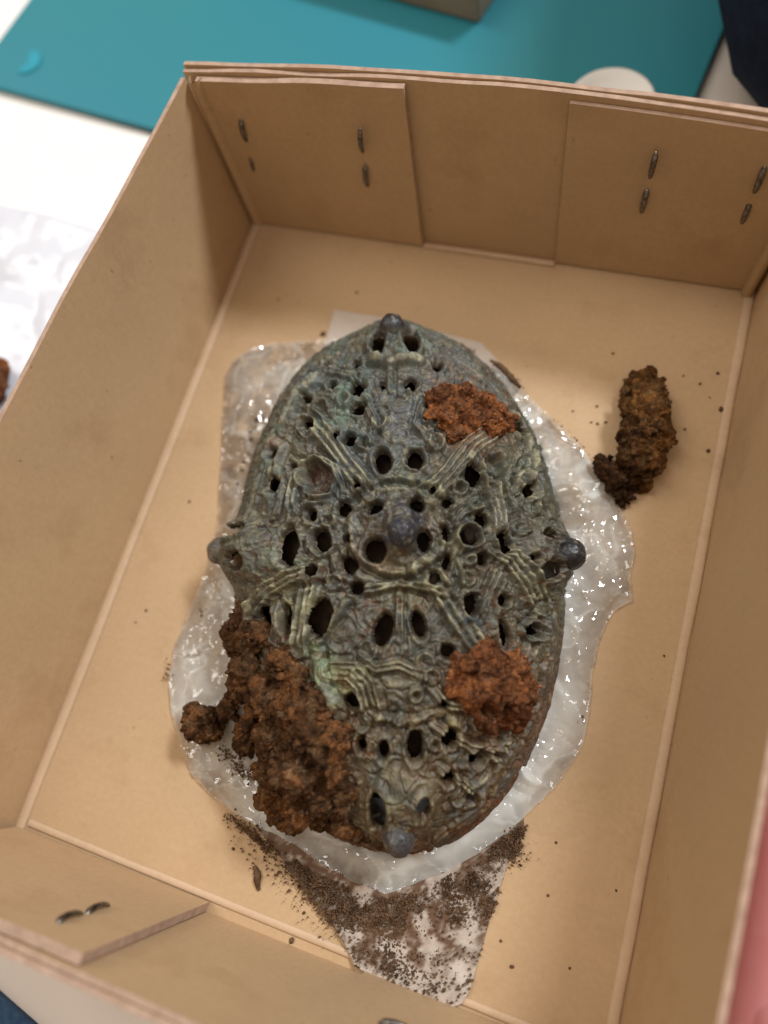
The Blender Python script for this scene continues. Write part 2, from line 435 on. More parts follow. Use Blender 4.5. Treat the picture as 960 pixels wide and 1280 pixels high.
# scored folds: rounded ridges pressed into the board where floor and walls meet
def fold_bar(name, p0, p1, up, inn, w, h, mat=M_CARD_FOLD_LIT, n=30, bow=0.0):
    """soft ridge from p0 to p1; 'inn' points away from the wall, 'up' off the board"""
    p0, p1, up, inn = [np.asarray(v, float) for v in (p0, p1, up, inn)]
    m_ = 9; V = []
    for i in range(n):
        c = p0 + (p1 - p0) * i / (n - 1)
        k = (vnoise(np.array([[i * 0.5, len(name), w * 1e3]]), 8)[0] - 0.5)
        for j in range(m_):
            a = math.pi * j / (m_ - 1)
            V.append(c + inn * (w * (0.5 - 0.5 * math.cos(a))) * (1 + 0.14 * k) + up * (h * math.sin(a) ** 0.8 + 0.00005))
    return child(name, make_mesh(name, V, grid_faces(n, m_)[:, ::-1]), mat, box)
Z = np.array([0, 0, 1.0])
fold_bar('fold', (X0 + 0.0001, Y0 + 0.001, 0), (X0 + 0.0001, Y1 - 0.001, 0), (0.35, 0, 0.95), (0.95, 0, -0.0), 0.0026, 0.0008)
fold_bar('fold', (X1 - 0.0022, Y0 + 0.001, 0), (X1 - 0.0022, Y1 - 0.001, 0), Z, (1, 0, 0), 0.0021, 0.0006)
fold_bar('fold', (X0 + 0.003, Y0 + 0.0024, 0), (X1 - 0.003, Y0 + 0.0010, 0), Z, (0, 1, 0), 0.0014, 0.0004)
xa = X0 + (X1 - X0) * sb0 + 0.0004; xb = X0 + (X1 - X0) * sc0 - 0.0002
fold_bar('fold', (xa, Y1 - 0.0002, 0), (xb, Y1 - 0.0002, 0), (0, -0.3, 0.95), (0, -1, 0), 0.0016, 0.0009)
# upright folds in the back corners
def corner_fold(xc, sgn, ss):
    V = []; n = 16; m_ = 8
    for i in range(n):
        t = 0.01 + 0.985 * i / (n - 1)
        w = wall_point('back', np.array([ss]), np.array([t]), 0.0)[0]
        xl = wall_point('left' if sgn > 0 else 'right', np.array([1.0]), np.array([t]), 0.0)[0][0]
        for j in range(m_):
            a = math.pi * j / (m_ - 1)
            V.append((xl + sgn * (0.0004 + 0.0026 * (0.5 - 0.5 * math.cos(a))), w[1] - 0.0006 - 0.0022 * math.sin(a), w[2]))
    me = make_mesh('fold', V, grid_faces(n, m_))
    return child('fold', me, M_CARD, box)
corner_fold(X0, 1, 0.01); corner_fold(X1, -1, 0.99)

# staples: the two bent-over prongs of each
def prong(bm, c, d, up, L):
    d = Vector(d).normalized(); up = Vector(up).normalized(); sd = d.cross(up).normalized()
    rings = []
    prof = [(-0.52, 0.25, -0.6), (-0.40, 1.0, 0.3), (-0.15, 1.0, 0.85), (0.15, 0.95, 0.8), (0.38, 0.75, 0.35), (0.52, 0.2, -0.1)]
    for (u, w, h) in prof:
        p = Vector(c) + d * (u * L) + up * (h * 0.0007)
        rr = 0.00058 * w
        rings.append([bm.verts.new(p + sd * (rr * math.cos(a)) + up * (rr * 0.75 * math.sin(a))) for a in [2 * math.pi * k / 8 for k in range(8)]])
    for a, b_ in zip(rings, rings[1:]):
        for k in range(8): bm.faces.new((a[k], a[(k + 1) % 8], b_[(k + 1) % 8], b_[k]))
    bm.faces.new(rings[0][::-1]); bm.faces.new(rings[-1])
def staple(pts, plane, up, tab):
    P = [on_y(px, py, plane) for (px, py) in pts]
    bm = bmesh.new()
    d = (P[1] - P[0]) if len(P) > 1 else np.array([0.4, 0, 1.0])
    for p in P: prong(bm, p, d, up, 0.0066)
    bmesh.ops.recalc_face_normals(bm, faces=bm.faces)
    me = bpy.data.meshes.new('staple'); bm.to_mesh(me); bm.free()
    for p in me.polygons: p.use_smooth = True
    link('staple', me, M_STEEL, tab)
yk = Y1 + 0.014 * S - 0.0016
for pr in ([(305, 164), (317, 205)], [(452, 177), (458, 221)]): staple(pr, yk - 0.0004, (0, -1, 0), tab_bl)
for pr in ([(816, 208), (805, 253)], [(949, 226), (932, 267)]): staple(pr, yk + 0.0002, (0, -1, 0), tab_br)
staple([(88, 1147), (123, 1136)], Y0 + 0.0021, (0, 1, 0), tab_fl)
staple([(499, 1286), (532, 1298)], Y0 + 0.0011, (0, 1, 0), tab_fr)

# ------------------------------------------------------------------ the oval brooch
BC = np.array([-0.213, 0.199]) * S
BA = math.radians(16.7)
BU = np.array([math.cos(BA), math.sin(BA)]); BV = np.array([-math.sin(BA), math.cos(BA)])
B_HALF_W, B_HALF_L, B_H, B_Z = 0.224 * S, 0.372 * S, 0.168 * S, 0.0012
def outline(th):
    c, s_ = np.cos(th), np.sin(th)
    up = sstep(-0.15, 0.15, s_)
    e = 2.06 + 0.22 * up; bl = B_HALF_L * (1 - 0.038 * up)
    r = 1.0 / ((np.abs(c) / B_HALF_W) ** e + (np.abs(s_) / bl) ** e) ** (1 / e)
    # measured unevenness of the oval
    return r * (1 + 0.030 * np.exp(-((np.degrees(np.angle(np.exp(1j * (th - math.radians(-125)))))) / 28) ** 2)
                + 0.02 * np.exp(-((np.degrees(np.angle(np.exp(1j * (th - math.radians(175)))))) / 22) ** 2)
                - 0.048 * np.exp(-((np.degrees(np.angle(np.exp(1j * (th - math.radians(58)))))) / 22) ** 2))
prof_a = np.linspace(0, math.pi / 2, 400)
pr_r = np.sin(prof_a) ** (2 / 2.15); pr_z = np.cos(prof_a) ** (2 / 2.05)
arc = np.concatenate([[0], np.cumsum(np.hypot(np.diff(pr_r) * 0.045, np.diff(pr_z) * B_H))]); arc /= arc[-1]
def dome(s_, t_, shrink=1.0):
    x = s_ * np.sqrt(1 - t_ * t_ / 2); y = t_ * np.sqrt(1 - s_ * s_ / 2)
    r = np.clip(np.hypot(x, y), 0, 1); th = np.arctan2(y * 1.0, x)
    # angle in plan (stretch with the oval)
    thp = np.arctan2(np.sin(th) * B_HALF_L, np.cos(th) * B_HALF_W)
    rho = np.interp(r, arc, pr_r) * shrink; z = np.interp(r, arc, pr_z) * shrink
    R_ = outline(thp) * rho
    u, v = R_ * np.cos(thp), R_ * np.sin(thp)
    return np.stack([BC[0] + BU[0] * u + BV[0] * v, BC[1] + BU[1] * u + BV[1] * v, B_Z + z * B_H], -1), r
NU, NV = 470, 700
s_, t_ = np.meshgrid(np.linspace(-1, 1, NU), np.linspace(-1, 1, NV), indexing='ij')
DP, DR = dome(s_, t_)
def grid_normals(P):
    n = np.cross(np.gradient(P, axis=0), np.gradient(P, axis=1))
    n /= np.linalg.norm(n, axis=-1, keepdims=True) + 1e-15
    return np.where(n[..., 2:3] < -0.05, -n, n)
DN = grid_normals(DP)
P = DP.reshape(-1, 3); NRM = DN.reshape(-1, 3); rr = DR.ravel()
out = np.stack([P[:, 0] - BC[0], P[:, 1] - BC[1], np.zeros(len(P))], 1)
bad = rr > 0.97
NRM[bad] = out[bad] / (np.linalg.norm(out[bad], axis=1, keepdims=True) + 1e-12)
IMG = project(P)                                            # where each point of the shell shows in the photograph
pm_ = P * 1000.0                                            # millimetres, for the noise
wob = np.stack([fbm(pm_ * 0.32, 3, 40), fbm(pm_ * 0.32, 3, 50)], 1) - 0.5
I = IMG + wob * 3.5

def ell(cx, cy, rx, ry, ang=0.0):
    a = math.radians(ang); d = I - np.array([cx, cy])
    x = d[:, 0] * math.cos(a) + d[:, 1] * math.sin(a); y = -d[:, 0] * math.sin(a) + d[:, 1] * math.cos(a)
    k = np.sqrt((x / rx) ** 2 + (y / ry) ** 2)
    return (k - 1) * min(rx, ry) * (0.5 + 0.5 * min(1, max(rx, ry) / (min(rx, ry) + 1e-6) / 1.6))
h = np.zeros(len(P))
def bulge(cx, cy, rx, ry, amp, ang=0, pw=1.0):
    global h
    a = math.radians(ang); d = IMG - np.array([cx, cy])
    x = d[:, 0] * math.cos(a) + d[:, 1] * math.sin(a); y = -d[:, 0] * math.sin(a) + d[:, 1] * math.cos(a)
    h += amp * np.exp(-(((x / rx) ** 2 + (y / ry) ** 2) ** pw))
# animal-head mounts of the five bosses
bulge(497, 662, 52, 48, 2.2, 0, 1.8)
bulge(503, 663, 17, 25, 3.6, 0, 1.3)
bulge(491, 432, 38, 30, 2.4, 0, 1.9)
bulge(303, 688, 36, 38, 3.0, 0, 1.9)
bulge(684, 694, 34, 38, 2.8, 0, 1.9)
bulge(500, 1008, 44, 42, 2.4, 0, 1.9)
bulge(505, 840, 60, 50, 1.2, 0, 1.4)
bulge(500, 515, 55, 45, 0.8, 0, 1.4)
hb = h.copy()
# collar under the middle boss
d = I - np.array([497, 665]); kk = np.hypot(d[:, 0] / 1.12, d[:, 1])
h += 0.85 * np.exp(-((kk - 52) / 4.5) ** 2) - 0.95 * np.exp(-((kk - 60) / 4.0) ** 2) + 0.6 * np.exp(-((kk - 68) / 4.0) ** 2)

BANDS = [  # points, half width (px), height (mm), number of grooves
    ([(392, 526), (418, 556), (436, 584), (466, 622)], 18, 0.95, 3), ([(612, 540), (585, 562), (562, 592), (534, 622)], 20, 0.95, 4),
    ([(444, 738), (420, 770), (393, 808)], 9, 0.8, 1), ([(528, 712), (552, 735), (572, 770), (608, 826)], 22, 1.0, 3),
    ([(378, 580), (366, 612), (364, 650)], 10, 0.9, 2), ([(378, 580), (398, 570), (420, 585), (430, 612)], 7, 0.8, 2),
    ([(396, 704), (386, 730), (380, 765), (374, 815)], 15, 1.0, 3), ([(312, 768), (335, 738), (362, 722), (402, 714)], 15, 0.95, 3),
    ([(344, 752), (350, 800)], 8, 0.8, 2), ([(312, 735), (312, 790)], 6, 0.7, 1),
    ([(372, 640), (384, 628), (412, 622)], 7, 0.8, 2), ([(592, 574), (612, 600), (624, 640), (624, 676)], 13, 0.9, 3),
    ([(600, 775), (612, 735), (628, 702)], 9, 0.8, 2), ([(612, 684), (638, 698), (656, 722), (676, 760)], 17, 0.85, 4),
    ([(455, 452), (492, 458), (540, 450)], 7, 1.0, 1), ([(418, 838), (440, 838), (458, 856), (466, 890)], 20, 0.95, 4),
    ([(395, 806), (402, 850), (424, 893)], 12, 1.15, 1), ([(462, 893), (505, 903), (550, 892)], 8, 0.8, 1),
    ([(500, 735), (500, 800)], 8, 0.7, 2), ([(440, 742), (500, 728), (560, 742)], 8, 0.75, 2),
    ([(640, 520), (662, 570), (668, 640)], 9, 0.7, 2), ([(650, 560), (632, 600), (648, 645)], 6, 0.6, 2),
    ([(360, 540), (345, 580), (332, 640)], 8, 0.7, 2), ([(402, 462), (372, 500), (352, 540)], 8, 0.7, 2),
    ([(540, 905), (590, 935), (640, 930)], 9, 0.7, 2), ([(548, 960), (590, 985), (620, 960)], 8, 0.6, 2),
    ([(640, 860), (660, 820), (676, 760)], 9, 0.7, 2), ([(560, 1010), (610, 990), (650, 930)], 7, 0.5, 1),
    ([(455, 500), (470, 530), (462, 552)], 8, 0.6, 2), ([(530, 500), (520, 530), (540, 556)], 8, 0.6, 2),
    ([(408, 462), (440, 470), (460, 500)], 7, 0.6, 2), ([(610, 630), (580, 640), (570, 655)], 6, 0.6, 2),
    ([(448, 820), (470, 835), (500, 830), (530, 845)], 9, 0.8, 2), ([(540, 860), (556, 880), (590, 885)], 9, 0.8, 2),
    ([(486, 452), (490, 490)], 7, 0.6, 1), ([(416, 690), (420, 720), (440, 728)], 6, 0.6, 1), ([(575, 700), (580, 725), (570, 745)], 6, 0.6, 1),
]
band_mask = np.zeros(len(P)); groove_mask = np.zeros(len(P))
for pts, w, amp, ng in BANDS:
    best = np.full(len(P), 1e9); side = np.zeros(len(P))
    for a, b_ in zip(pts, pts[1:]):
        a = np.array(a, float); b_ = np.array(b_, float)
        d_, t_l = seg_dist(I, a, b_)
        nn = np.array([-(b_ - a)[1], (b_ - a)[0]]); nn /= np.linalg.norm(nn)
        sd = (I - a) @ nn
        m_ = d_ < best
        best = np.where(m_, d_, best); side = np.where(m_, np.sign(sd) * d_, side)
    w2 = w * 0.72
    prof_ = sstep(w2 * 1.12, w2 * 0.72, best)
    gr = 0.5 - 0.5 * np.cos(2 * np.pi * (side / (2 * w2) + 0.5) * (ng + 0)) if ng > 0 else 1
    ends = np.minimum(np.linalg.norm(I - np.array(pts[0], float), axis=1), np.linalg.norm(I - np.array(pts[-1], float), axis=1))
    tp = 0.12 + 0.88 * sstep(0, 17, ends)
    h += 1.20 * amp * prof_ * (0.30 + 0.70 * gr ** 0.7) * tp
    h -= 0.45 * np.exp(-((best - w2 * 1.35) / 2.5) ** 2)
    band_mask = np.maximum(band_mask, prof_); groove_mask = np.maximum(groove_mask, prof_ * (1 - gr))
BANDS_EDGE = [([(420, 452), (375, 492), (340, 548), (322, 605), (312, 650)], 7, 0.7, 2), ([(555, 440), (612, 480), (650, 530), (676, 590), (690, 645)], 7, 0.7, 2),
              ([(694, 745), (690, 810), (678, 880), (650, 950), (600, 1015), (545, 1048)], 7, 0.7, 2), ([(640, 545), (655, 580), (645, 615)], 7, 0.7, 2), ([(672, 560), (660, 600), (676, 640)], 6, 0.7, 2),
              ([(650, 770), (672, 800), (665, 850)], 7, 0.7, 2), ([(655, 880), (640, 920), (605, 960), (570, 1000)], 8, 0.7, 2), ([(380, 520), (362, 545), (375, 565)], 6, 0.6, 1), ([(352, 610), (345, 640), (330, 655)], 6, 0.6, 2)]
for pts, w, amp, ng in BANDS_EDGE:
    best = np.min([seg_dist(I, a, b_)[0] for a, b_ in zip(pts, pts[1:])], axis=0)
    w2 = w * 0.75
    h += amp * sstep(w2 * 1.15, w2 * 0.7, best) * (0.45 + 0.55 * (0.5 - 0.5 * np.cos(2 * np.pi * (best / w2 + 0.5)))) - 0.35 * np.exp(-((best - w2 * 1.5) / 2.2) ** 2)
    band_mask = np.maximum(band_mask, sstep(w2 * 1.15, w2 * 0.7, best))
RINGS = [(476, 529, 8), (455, 553, 8), (546, 553, 9), (534, 522, 7), (417, 728, 9), (436, 690, 6), (584, 722, 9), (588, 700, 6), (531, 826, 10), (461, 812, 11),
         (386, 535, 12), (450, 840, 7), (520, 868, 8), (540, 845, 9), (575, 610, 8), (596, 632, 7), (412, 650, 8), (402, 676, 17), (587, 670, 16), (664, 788, 12),
         (655, 600, 9), (398, 598, 24), (600, 905, 9), (640, 900, 8), (620, 940, 8), (430, 500, 8), (505, 490, 7), (402, 510, 9), (650, 660, 8), (452, 905, 9), (545, 930, 8), (500, 900, 6)]
for (cx, cy, r_) in RINGS:
    k = np.hypot(*(I - np.array([cx, cy])).T)
    h += 0.65 * np.exp(-((k - r_) / 2.6) ** 2) - 0.45 * np.exp(-(k / (r_ * 0.45)) ** 2) - 0.35 * np.exp(-((k - r_ - 5) / 2.2) ** 2)
# interlaced engraving between the bands
sp = pm_ * 0.16
ph = fbm(sp, 2, 60) * 26.0 + (pm_[:, 0] * 0.9 + pm_[:, 1] * 0.4) * 0.55
eng = np.sin(ph * 2.6)
sw = pm_ + (np.stack([fbm(pm_ * 0.2, 2, 201), fbm(pm_ * 0.2, 2, 202), fbm(pm_ * 0.2, 2, 203)], 1) - 0.5) * 3.0
sd1, sd2, _sid = worley(sw * 0.19, 205)
scroll = np.cos(sd1 * 2 * np.pi * 3.1)
h += 0.20 * np.sign(scroll) * np.abs(scroll) ** 0.7 * (1 - band_mask) - 0.30 * (1 - band_mask) * sstep(0.07, 0.0, sd2 - sd1)
fade = (1 - band_mask) * sstep(0.35, 0.55, fbm(pm_ * 0.12, 2, 66))
h += 0.06 * eng * fade
# lumps, scale and pitting of the corroded surface
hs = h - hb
h += 0.45 * (fbm(pm_ * 0.30, 3, 70) - 0.5) + 0.22 * (fbm(pm_ * 1.3, 3, 75) - 0.5) + 0.20 * (fbm(pm_ * 3.5, 2, 79) - 0.5)
pit = fbm(pm_ * 0.9, 3, 83)
h -= 0.28 * sstep(0.60, 0.70, pit)

HOLES = [(474, 437, 8, 10, 10), (514, 433, 9, 11, -10), (445, 456, 4, 4), (447, 486, 10, 6, -30), (448, 510, 10, 7, -20), (479, 482, 4, 5), (513, 482, 7, 7),
         (547, 457, 5, 6), (415, 481, 4, 4), (383, 499, 6, 5), (387, 530, 7, 5, 20), (437, 549, 7, 6), (343, 566, 6, 8, 15), (341, 605, 5, 10, 10), (366, 584, 4, 5),
         (478, 577, 10, 12), (519, 574, 10, 10), (446, 607, 5, 5), (542, 612, 5, 4), (429, 636, 7, 9, 20), (389, 643, 6, 7), (560, 627, 6, 6), (471, 639, 10, 6, -25),
         (520, 635, 8, 9, -35), (603, 649, 7, 9, -20), (402, 676, 10, 13), (435, 672, 4, 4), (557, 667, 6, 8, -15), (587, 670, 12, 10, 20), (470, 690, 13, 13), (529, 678, 8, 12),
         (630, 679, 7, 14, -15), (360, 684, 11, 22, 8), (558, 703, 5, 10, 5), (603, 699, 6, 8, -15), (391, 714, 7, 8), (436, 707, 9, 11, -20), (544, 723, 8, 7, 20),
         (446, 736, 9, 8), (589, 755, 9, 14, 10), (630, 750, 6, 7), (400, 772, 13, 24, 8), (359, 777, 5, 20, -4), (330, 775, 6, 18), (479, 787, 11, 20, 18), (523, 781, 8, 16, -18),
         (560, 814, 8, 8), (631, 793, 5, 17, -12), (440, 877, 10, 8, 30), (479, 938, 6, 11, 5), (519, 933, 10, 18, 3), (563, 924, 8, 12, 20), (597, 947, 6, 11, 35), (562, 972, 6, 8, 15),
         (474, 1008, 9, 20, -6), (528, 1003, 7, 10, 15), (452, 930, 5, 10), (304, 665, 11, 6, -18), (308, 701, 8, 11), (679, 670, 8, 5, 28), (679, 714, 10, 11),
         (591, 594, 8, 14, -20), (660, 700, 4, 5), (420, 545, 4, 5), (555, 880, 5, 5), (664, 788, 7, 7), (648, 535, 5, 8, -20), (662, 612, 5, 8, -10), (640, 890, 5, 8, 30), (590, 1000, 5, 8, 40)]
SHALLOW = [(398, 598, 17, 20, 0), (618, 585, 14, 18, -15)]
sd = np.full(len(P), 1e9)
for H_ in HOLES: sd = np.minimum(sd, ell(H_[0], H_[1], H_[2] * 1.12 + 0.6, H_[3] * 1.12 + 0.6, *H_[4:]))
h += 0.50 * np.exp(-((sd - 3.0) / 2.2) ** 2)
for H_ in SHALLOW:
    k = ell(*H_); h += -2.2 * sstep(1.5, -4, k) + 0.5 * np.exp(-((k - 3.5) / 2.5) ** 2)
h -= 1.1 * sstep(0.6, -1.2, sd)
# foot rim
h *= sstep(1.0, 0.975, rr)
h += 0.8 * sstep(0.97, 0.99, rr)

SH = P + NRM * (h * 0.001)[:, None]
# ---- patina
lin = lambda *c: np.array([((v / 255 + 0.055) / 1.055) ** 2.4 if v > 10 else v / 255 / 12.92 for v in c])
n1 = fbm(pm_ * 0.10, 4, 90); n2 = fbm(pm_ * 0.30, 4, 95); n3 = fbm(pm_ * 1.1, 3, 99); n4 = fbm(pm_ * 0.22, 4, 103)
ix, iy = IMG[:, 0], IMG[:, 1]
C = np.tile(lin(84, 85, 76), (len(P), 1))
C = mix(C, lin(112, 107, 88), sstep(0.46, 0.62, n2) * 0.8)
C = mix(C, lin(86, 104, 96), sstep(0.45, 0.62, n4) * sstep(720, 480, iy) * 0.9)
C = mix(C, lin(74, 78, 80), sstep(0.50, 0.62, n1) * sstep(950, 650, iy) * 0.6)
C = mix(C, lin(84, 74, 60), sstep(0.44, 0.60, fbm(pm_ * 0.17, 4, 111)) * sstep(560, 720, iy) * 0.8)
C = mix(C, lin(84, 86, 68), sstep(590, 680, ix) * 0.7)
C = mix(C, lin(92, 78, 56), sstep(880, 960, iy) * 0.8)
C = mix(C, lin(116, 107, 84), sstep(0.54, 0.64, n3) * sstep(800, 900, iy) * 0.6)
for cx_, cy_, r_, c_, a_ in ((585, 520, 52, (118, 74, 48), 0.85), (617, 862, 60, (116, 72, 46), 0.9), (370, 930, 95, (84, 60, 42), 0.8), (330, 830, 60, (80, 58, 42), 0.8)):
    kk_ = np.exp(-(((ix - cx_) ** 2 + (iy - cy_) ** 2) / r_ ** 2)); C = mix(C, lin(*c_), np.clip(kk_ * a_ * (0.3 + 1.3 * sstep(0.38, 0.6, n3)), 0, 1))
def blot(cx, cy, r_, c, a=1.0, thr=0.42):
    global C
    k = np.exp(-(((ix - cx) ** 2 + (iy - cy) ** 2) / r_ ** 2))
    C = mix(C, lin(*c), np.clip(k * a * (0.45 + 1.1 * sstep(thr - 0.08, thr + 0.16, n2)), 0, 1))
blot(408, 855, 24, (138, 154, 122)); blot(400, 820, 18, (120, 140, 112)); blot(357, 700, 16, (122, 142, 124), 0.9); blot(435, 505, 26, (108, 130, 118), 0.7)
blot(500, 525, 36, (88, 93, 98), 0.6); blot(430, 575, 22, (90, 97, 100), 0.5); blot(585, 780, 20, (70, 78, 82), 0.9); blot(500, 730, 30, (128, 122, 84), 0.6)
blot(300, 690, 30, (110, 122, 110), 0.6); blot(350, 740, 24, (140, 136, 102), 0.8); blot(385, 760, 22, (132, 132, 100), 0.8); blot(440, 850, 26, (132, 128, 96), 0.8)
blot(390, 545, 18, (106, 104, 98), 0.8); blot(480, 700, 30, (118, 100, 80), 0.6); blot(500, 430, 30, (100, 112, 104), 0.7); blot(345, 558, 12, (138, 108, 92), 0.5)
blot(520, 970, 40, (108, 100, 80), 0.6); blot(480, 990, 18, (130, 132, 104), 0.7); blot(560, 900, 20, (128, 116, 74), 0.7); blot(690, 690, 26, (92, 92, 88), 0.7)
blot(502, 662, 25, (50, 54, 66), 1.5); blot(491, 418, 16, (52, 53, 62), 1.2); blot(694, 695, 20, (50, 54, 58), 1.2); blot(498, 1030, 18, (76, 74, 76), 0.9); blot(288, 690, 16, (96, 88, 80), 0.8)
# hole walls painted dark earth to deepen their shade, soil in the shallow hollow, rusty staining along the lower rim
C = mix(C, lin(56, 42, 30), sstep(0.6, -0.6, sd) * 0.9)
for H_ in SHALLOW[:1]: C = mix(C, lin(84, 58, 46), sstep(1.5, -2.5, ell(*H_)) * 0.9)
C = mix(C, lin(108, 68, 42), sstep(0.80, 0.95, rr) * sstep(740, 900, iy) * 0.95 * sstep(0.3, 0.5, n2 + 0.12))
C = mix(C, lin(98, 66, 42), sstep(0.60, 0.70, pit) * sstep(560, 760, iy) * 0.7)
C = mix(C, lin(146, 140, 116), sstep(0.58, 0.70, n3) * 0.45)
C = C * (0.74 + 0.12 * sstep(0.42, 0.58, n1))[:, None]
crust = sstep(0.50, 1.05, hs) * band_mask + sstep(0.40, 0.8, hs) * (1 - band_mask) * 0.6  # paler tone set by relief height, fullest on the raised bands
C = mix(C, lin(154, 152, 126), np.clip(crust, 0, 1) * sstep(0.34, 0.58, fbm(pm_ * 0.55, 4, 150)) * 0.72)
C = mix(C, lin(62, 65, 62), sstep(0.55, 0.66, fbm(pm_ * 0.26, 4, 155)) * 0.6)
C = mix(C, lin(70, 62, 50), sstep(0.56, 0.66, fbm(pm_ * 0.45, 4, 140)) * 0.55)
C = np.clip(C, 0.004, 1)

F = grid_faces(NU, NV)
cut = (sd < -0.9).reshape(-1)
keep = ~(cut[F].all(axis=1))
F = F[keep][:, ::-1]
brooch = tag(empty('oval_brooch', (BC[0], BC[1], B_Z)), 'corroded green bronze oval brooch with pierced animal ornament and round bosses', 'brooch')
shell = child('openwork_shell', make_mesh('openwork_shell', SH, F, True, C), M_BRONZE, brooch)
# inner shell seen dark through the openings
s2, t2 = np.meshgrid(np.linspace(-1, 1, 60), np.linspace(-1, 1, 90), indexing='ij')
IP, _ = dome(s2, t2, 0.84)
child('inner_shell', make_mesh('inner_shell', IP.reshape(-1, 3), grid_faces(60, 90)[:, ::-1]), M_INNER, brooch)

# lookup from the photograph to the shell surface
vis = np.einsum('ij,ij->i', NRM, np.array([0, 0, S]) - P) > 0
V_IMG, V_POS, V_NRM = IMG[vis], SH[vis], NRM[vis]
def surf(px, py):
    k = np.argmin((V_IMG[:, 0] - px) ** 2 + (V_IMG[:, 1] - py) ** 2)
    return V_POS[k], V_NRM[k]

def ico(sub):
    bm = bmesh.new(); bmesh.ops.create_icosphere(bm, subdivisions=sub, radius=1.0)
    V = np.array([v.co for v in bm.verts]); F = np.array([[v.index for v in f.verts] for f in bm.faces]); bm.free()
    return V, F
ICO5, ICO4, ICO1 = ico(5), ico(4), ico(1)
PX = 0.137 / FPX                                             # metres per pixel at brooch depth
def boss(px, py, r_px, direction, stretch, colr, sink=0.35, seed=0):
    c, n = surf(px, py)
    ax = np.array(direction, float); ax /= np.linalg.norm(ax)
    V, F = ICO5
    r_ = r_px * PX
    a = V @ ax
    W = V + np.outer(a * (stretch - 1), ax)
    W = W * (1 + 0.26 * (fbm(V * 1.1 + seed * 3.1, 2, seed) - 0.5)[:, None] + 0.07 * (fbm(V * 6 + seed, 3, seed + 5) - 0.5)[:, None])
    # waist where it meets the shell
    W = W * (1 - 0.25 * sstep(-0.1, -0.9, a))[:, None]
    pos = c - n * r_ * sink + W * r_
    k = fbm(V * 3.0 + seed, 4, seed + 9)
    CC = np.tile(lin(*colr), (len(V), 1)); CC = mix(CC, lin(112, 106, 92), sstep(0.55, 0.72, k) * 0.6); CC = mix(CC, lin(50, 52, 58), sstep(0.46, 0.34, k) * 0.6); CC = mix(CC, lin(108, 106, 92), sstep(0.25, -0.35, a) * 0.8)
    o = child('boss', make_mesh('boss', pos, F, True, CC), M_BRONZE_DARK, brooch)
    return o
M_BRONZE_DARK = attr_mat('smooth_dark_bronze', 0.33, 1100, 0.6, 1.4, 1500, 0.45, 0.00025, 0.45)
ub, vb = np.array([BU[0], BU[1], 0]), np.array([BV[0], BV[1], 0])
def q_dir(v, z): v = np.array(v, float); v[2] = z; return v
o = boss(505, 670, 17, q_dir(-vb, 0.8), 1.25, (42, 45, 56), 0.60, 1); o['label'] = 'slate-blue snout-like boss at the middle of the brooch'
o = boss(491, 424, 18, q_dir(vb, 0.6), 1.25, (36, 36, 43), 0.12, 2); o['label'] = 'dark slate boss above the two eye holes at the clean end'
o = boss(289, 689, 20, q_dir(-ub, 0.4), 1.2, (92, 86, 78), 0.0, 3); o['label'] = 'pitted grey-brown boss on the side with clinging soil'
o = boss(694, 694, 22, q_dir(ub, 0.5), 1.2, (32, 34, 38), 0.20, 4); o['label'] = 'smooth near-black boss beside the glossy plastic'
o = boss(499, 1036, 19, q_dir(-vb, 0.8), 1.15, (64, 62, 63), 0.15, 5); o['label'] = 'crusted dark grey boss at the soil-covered end'

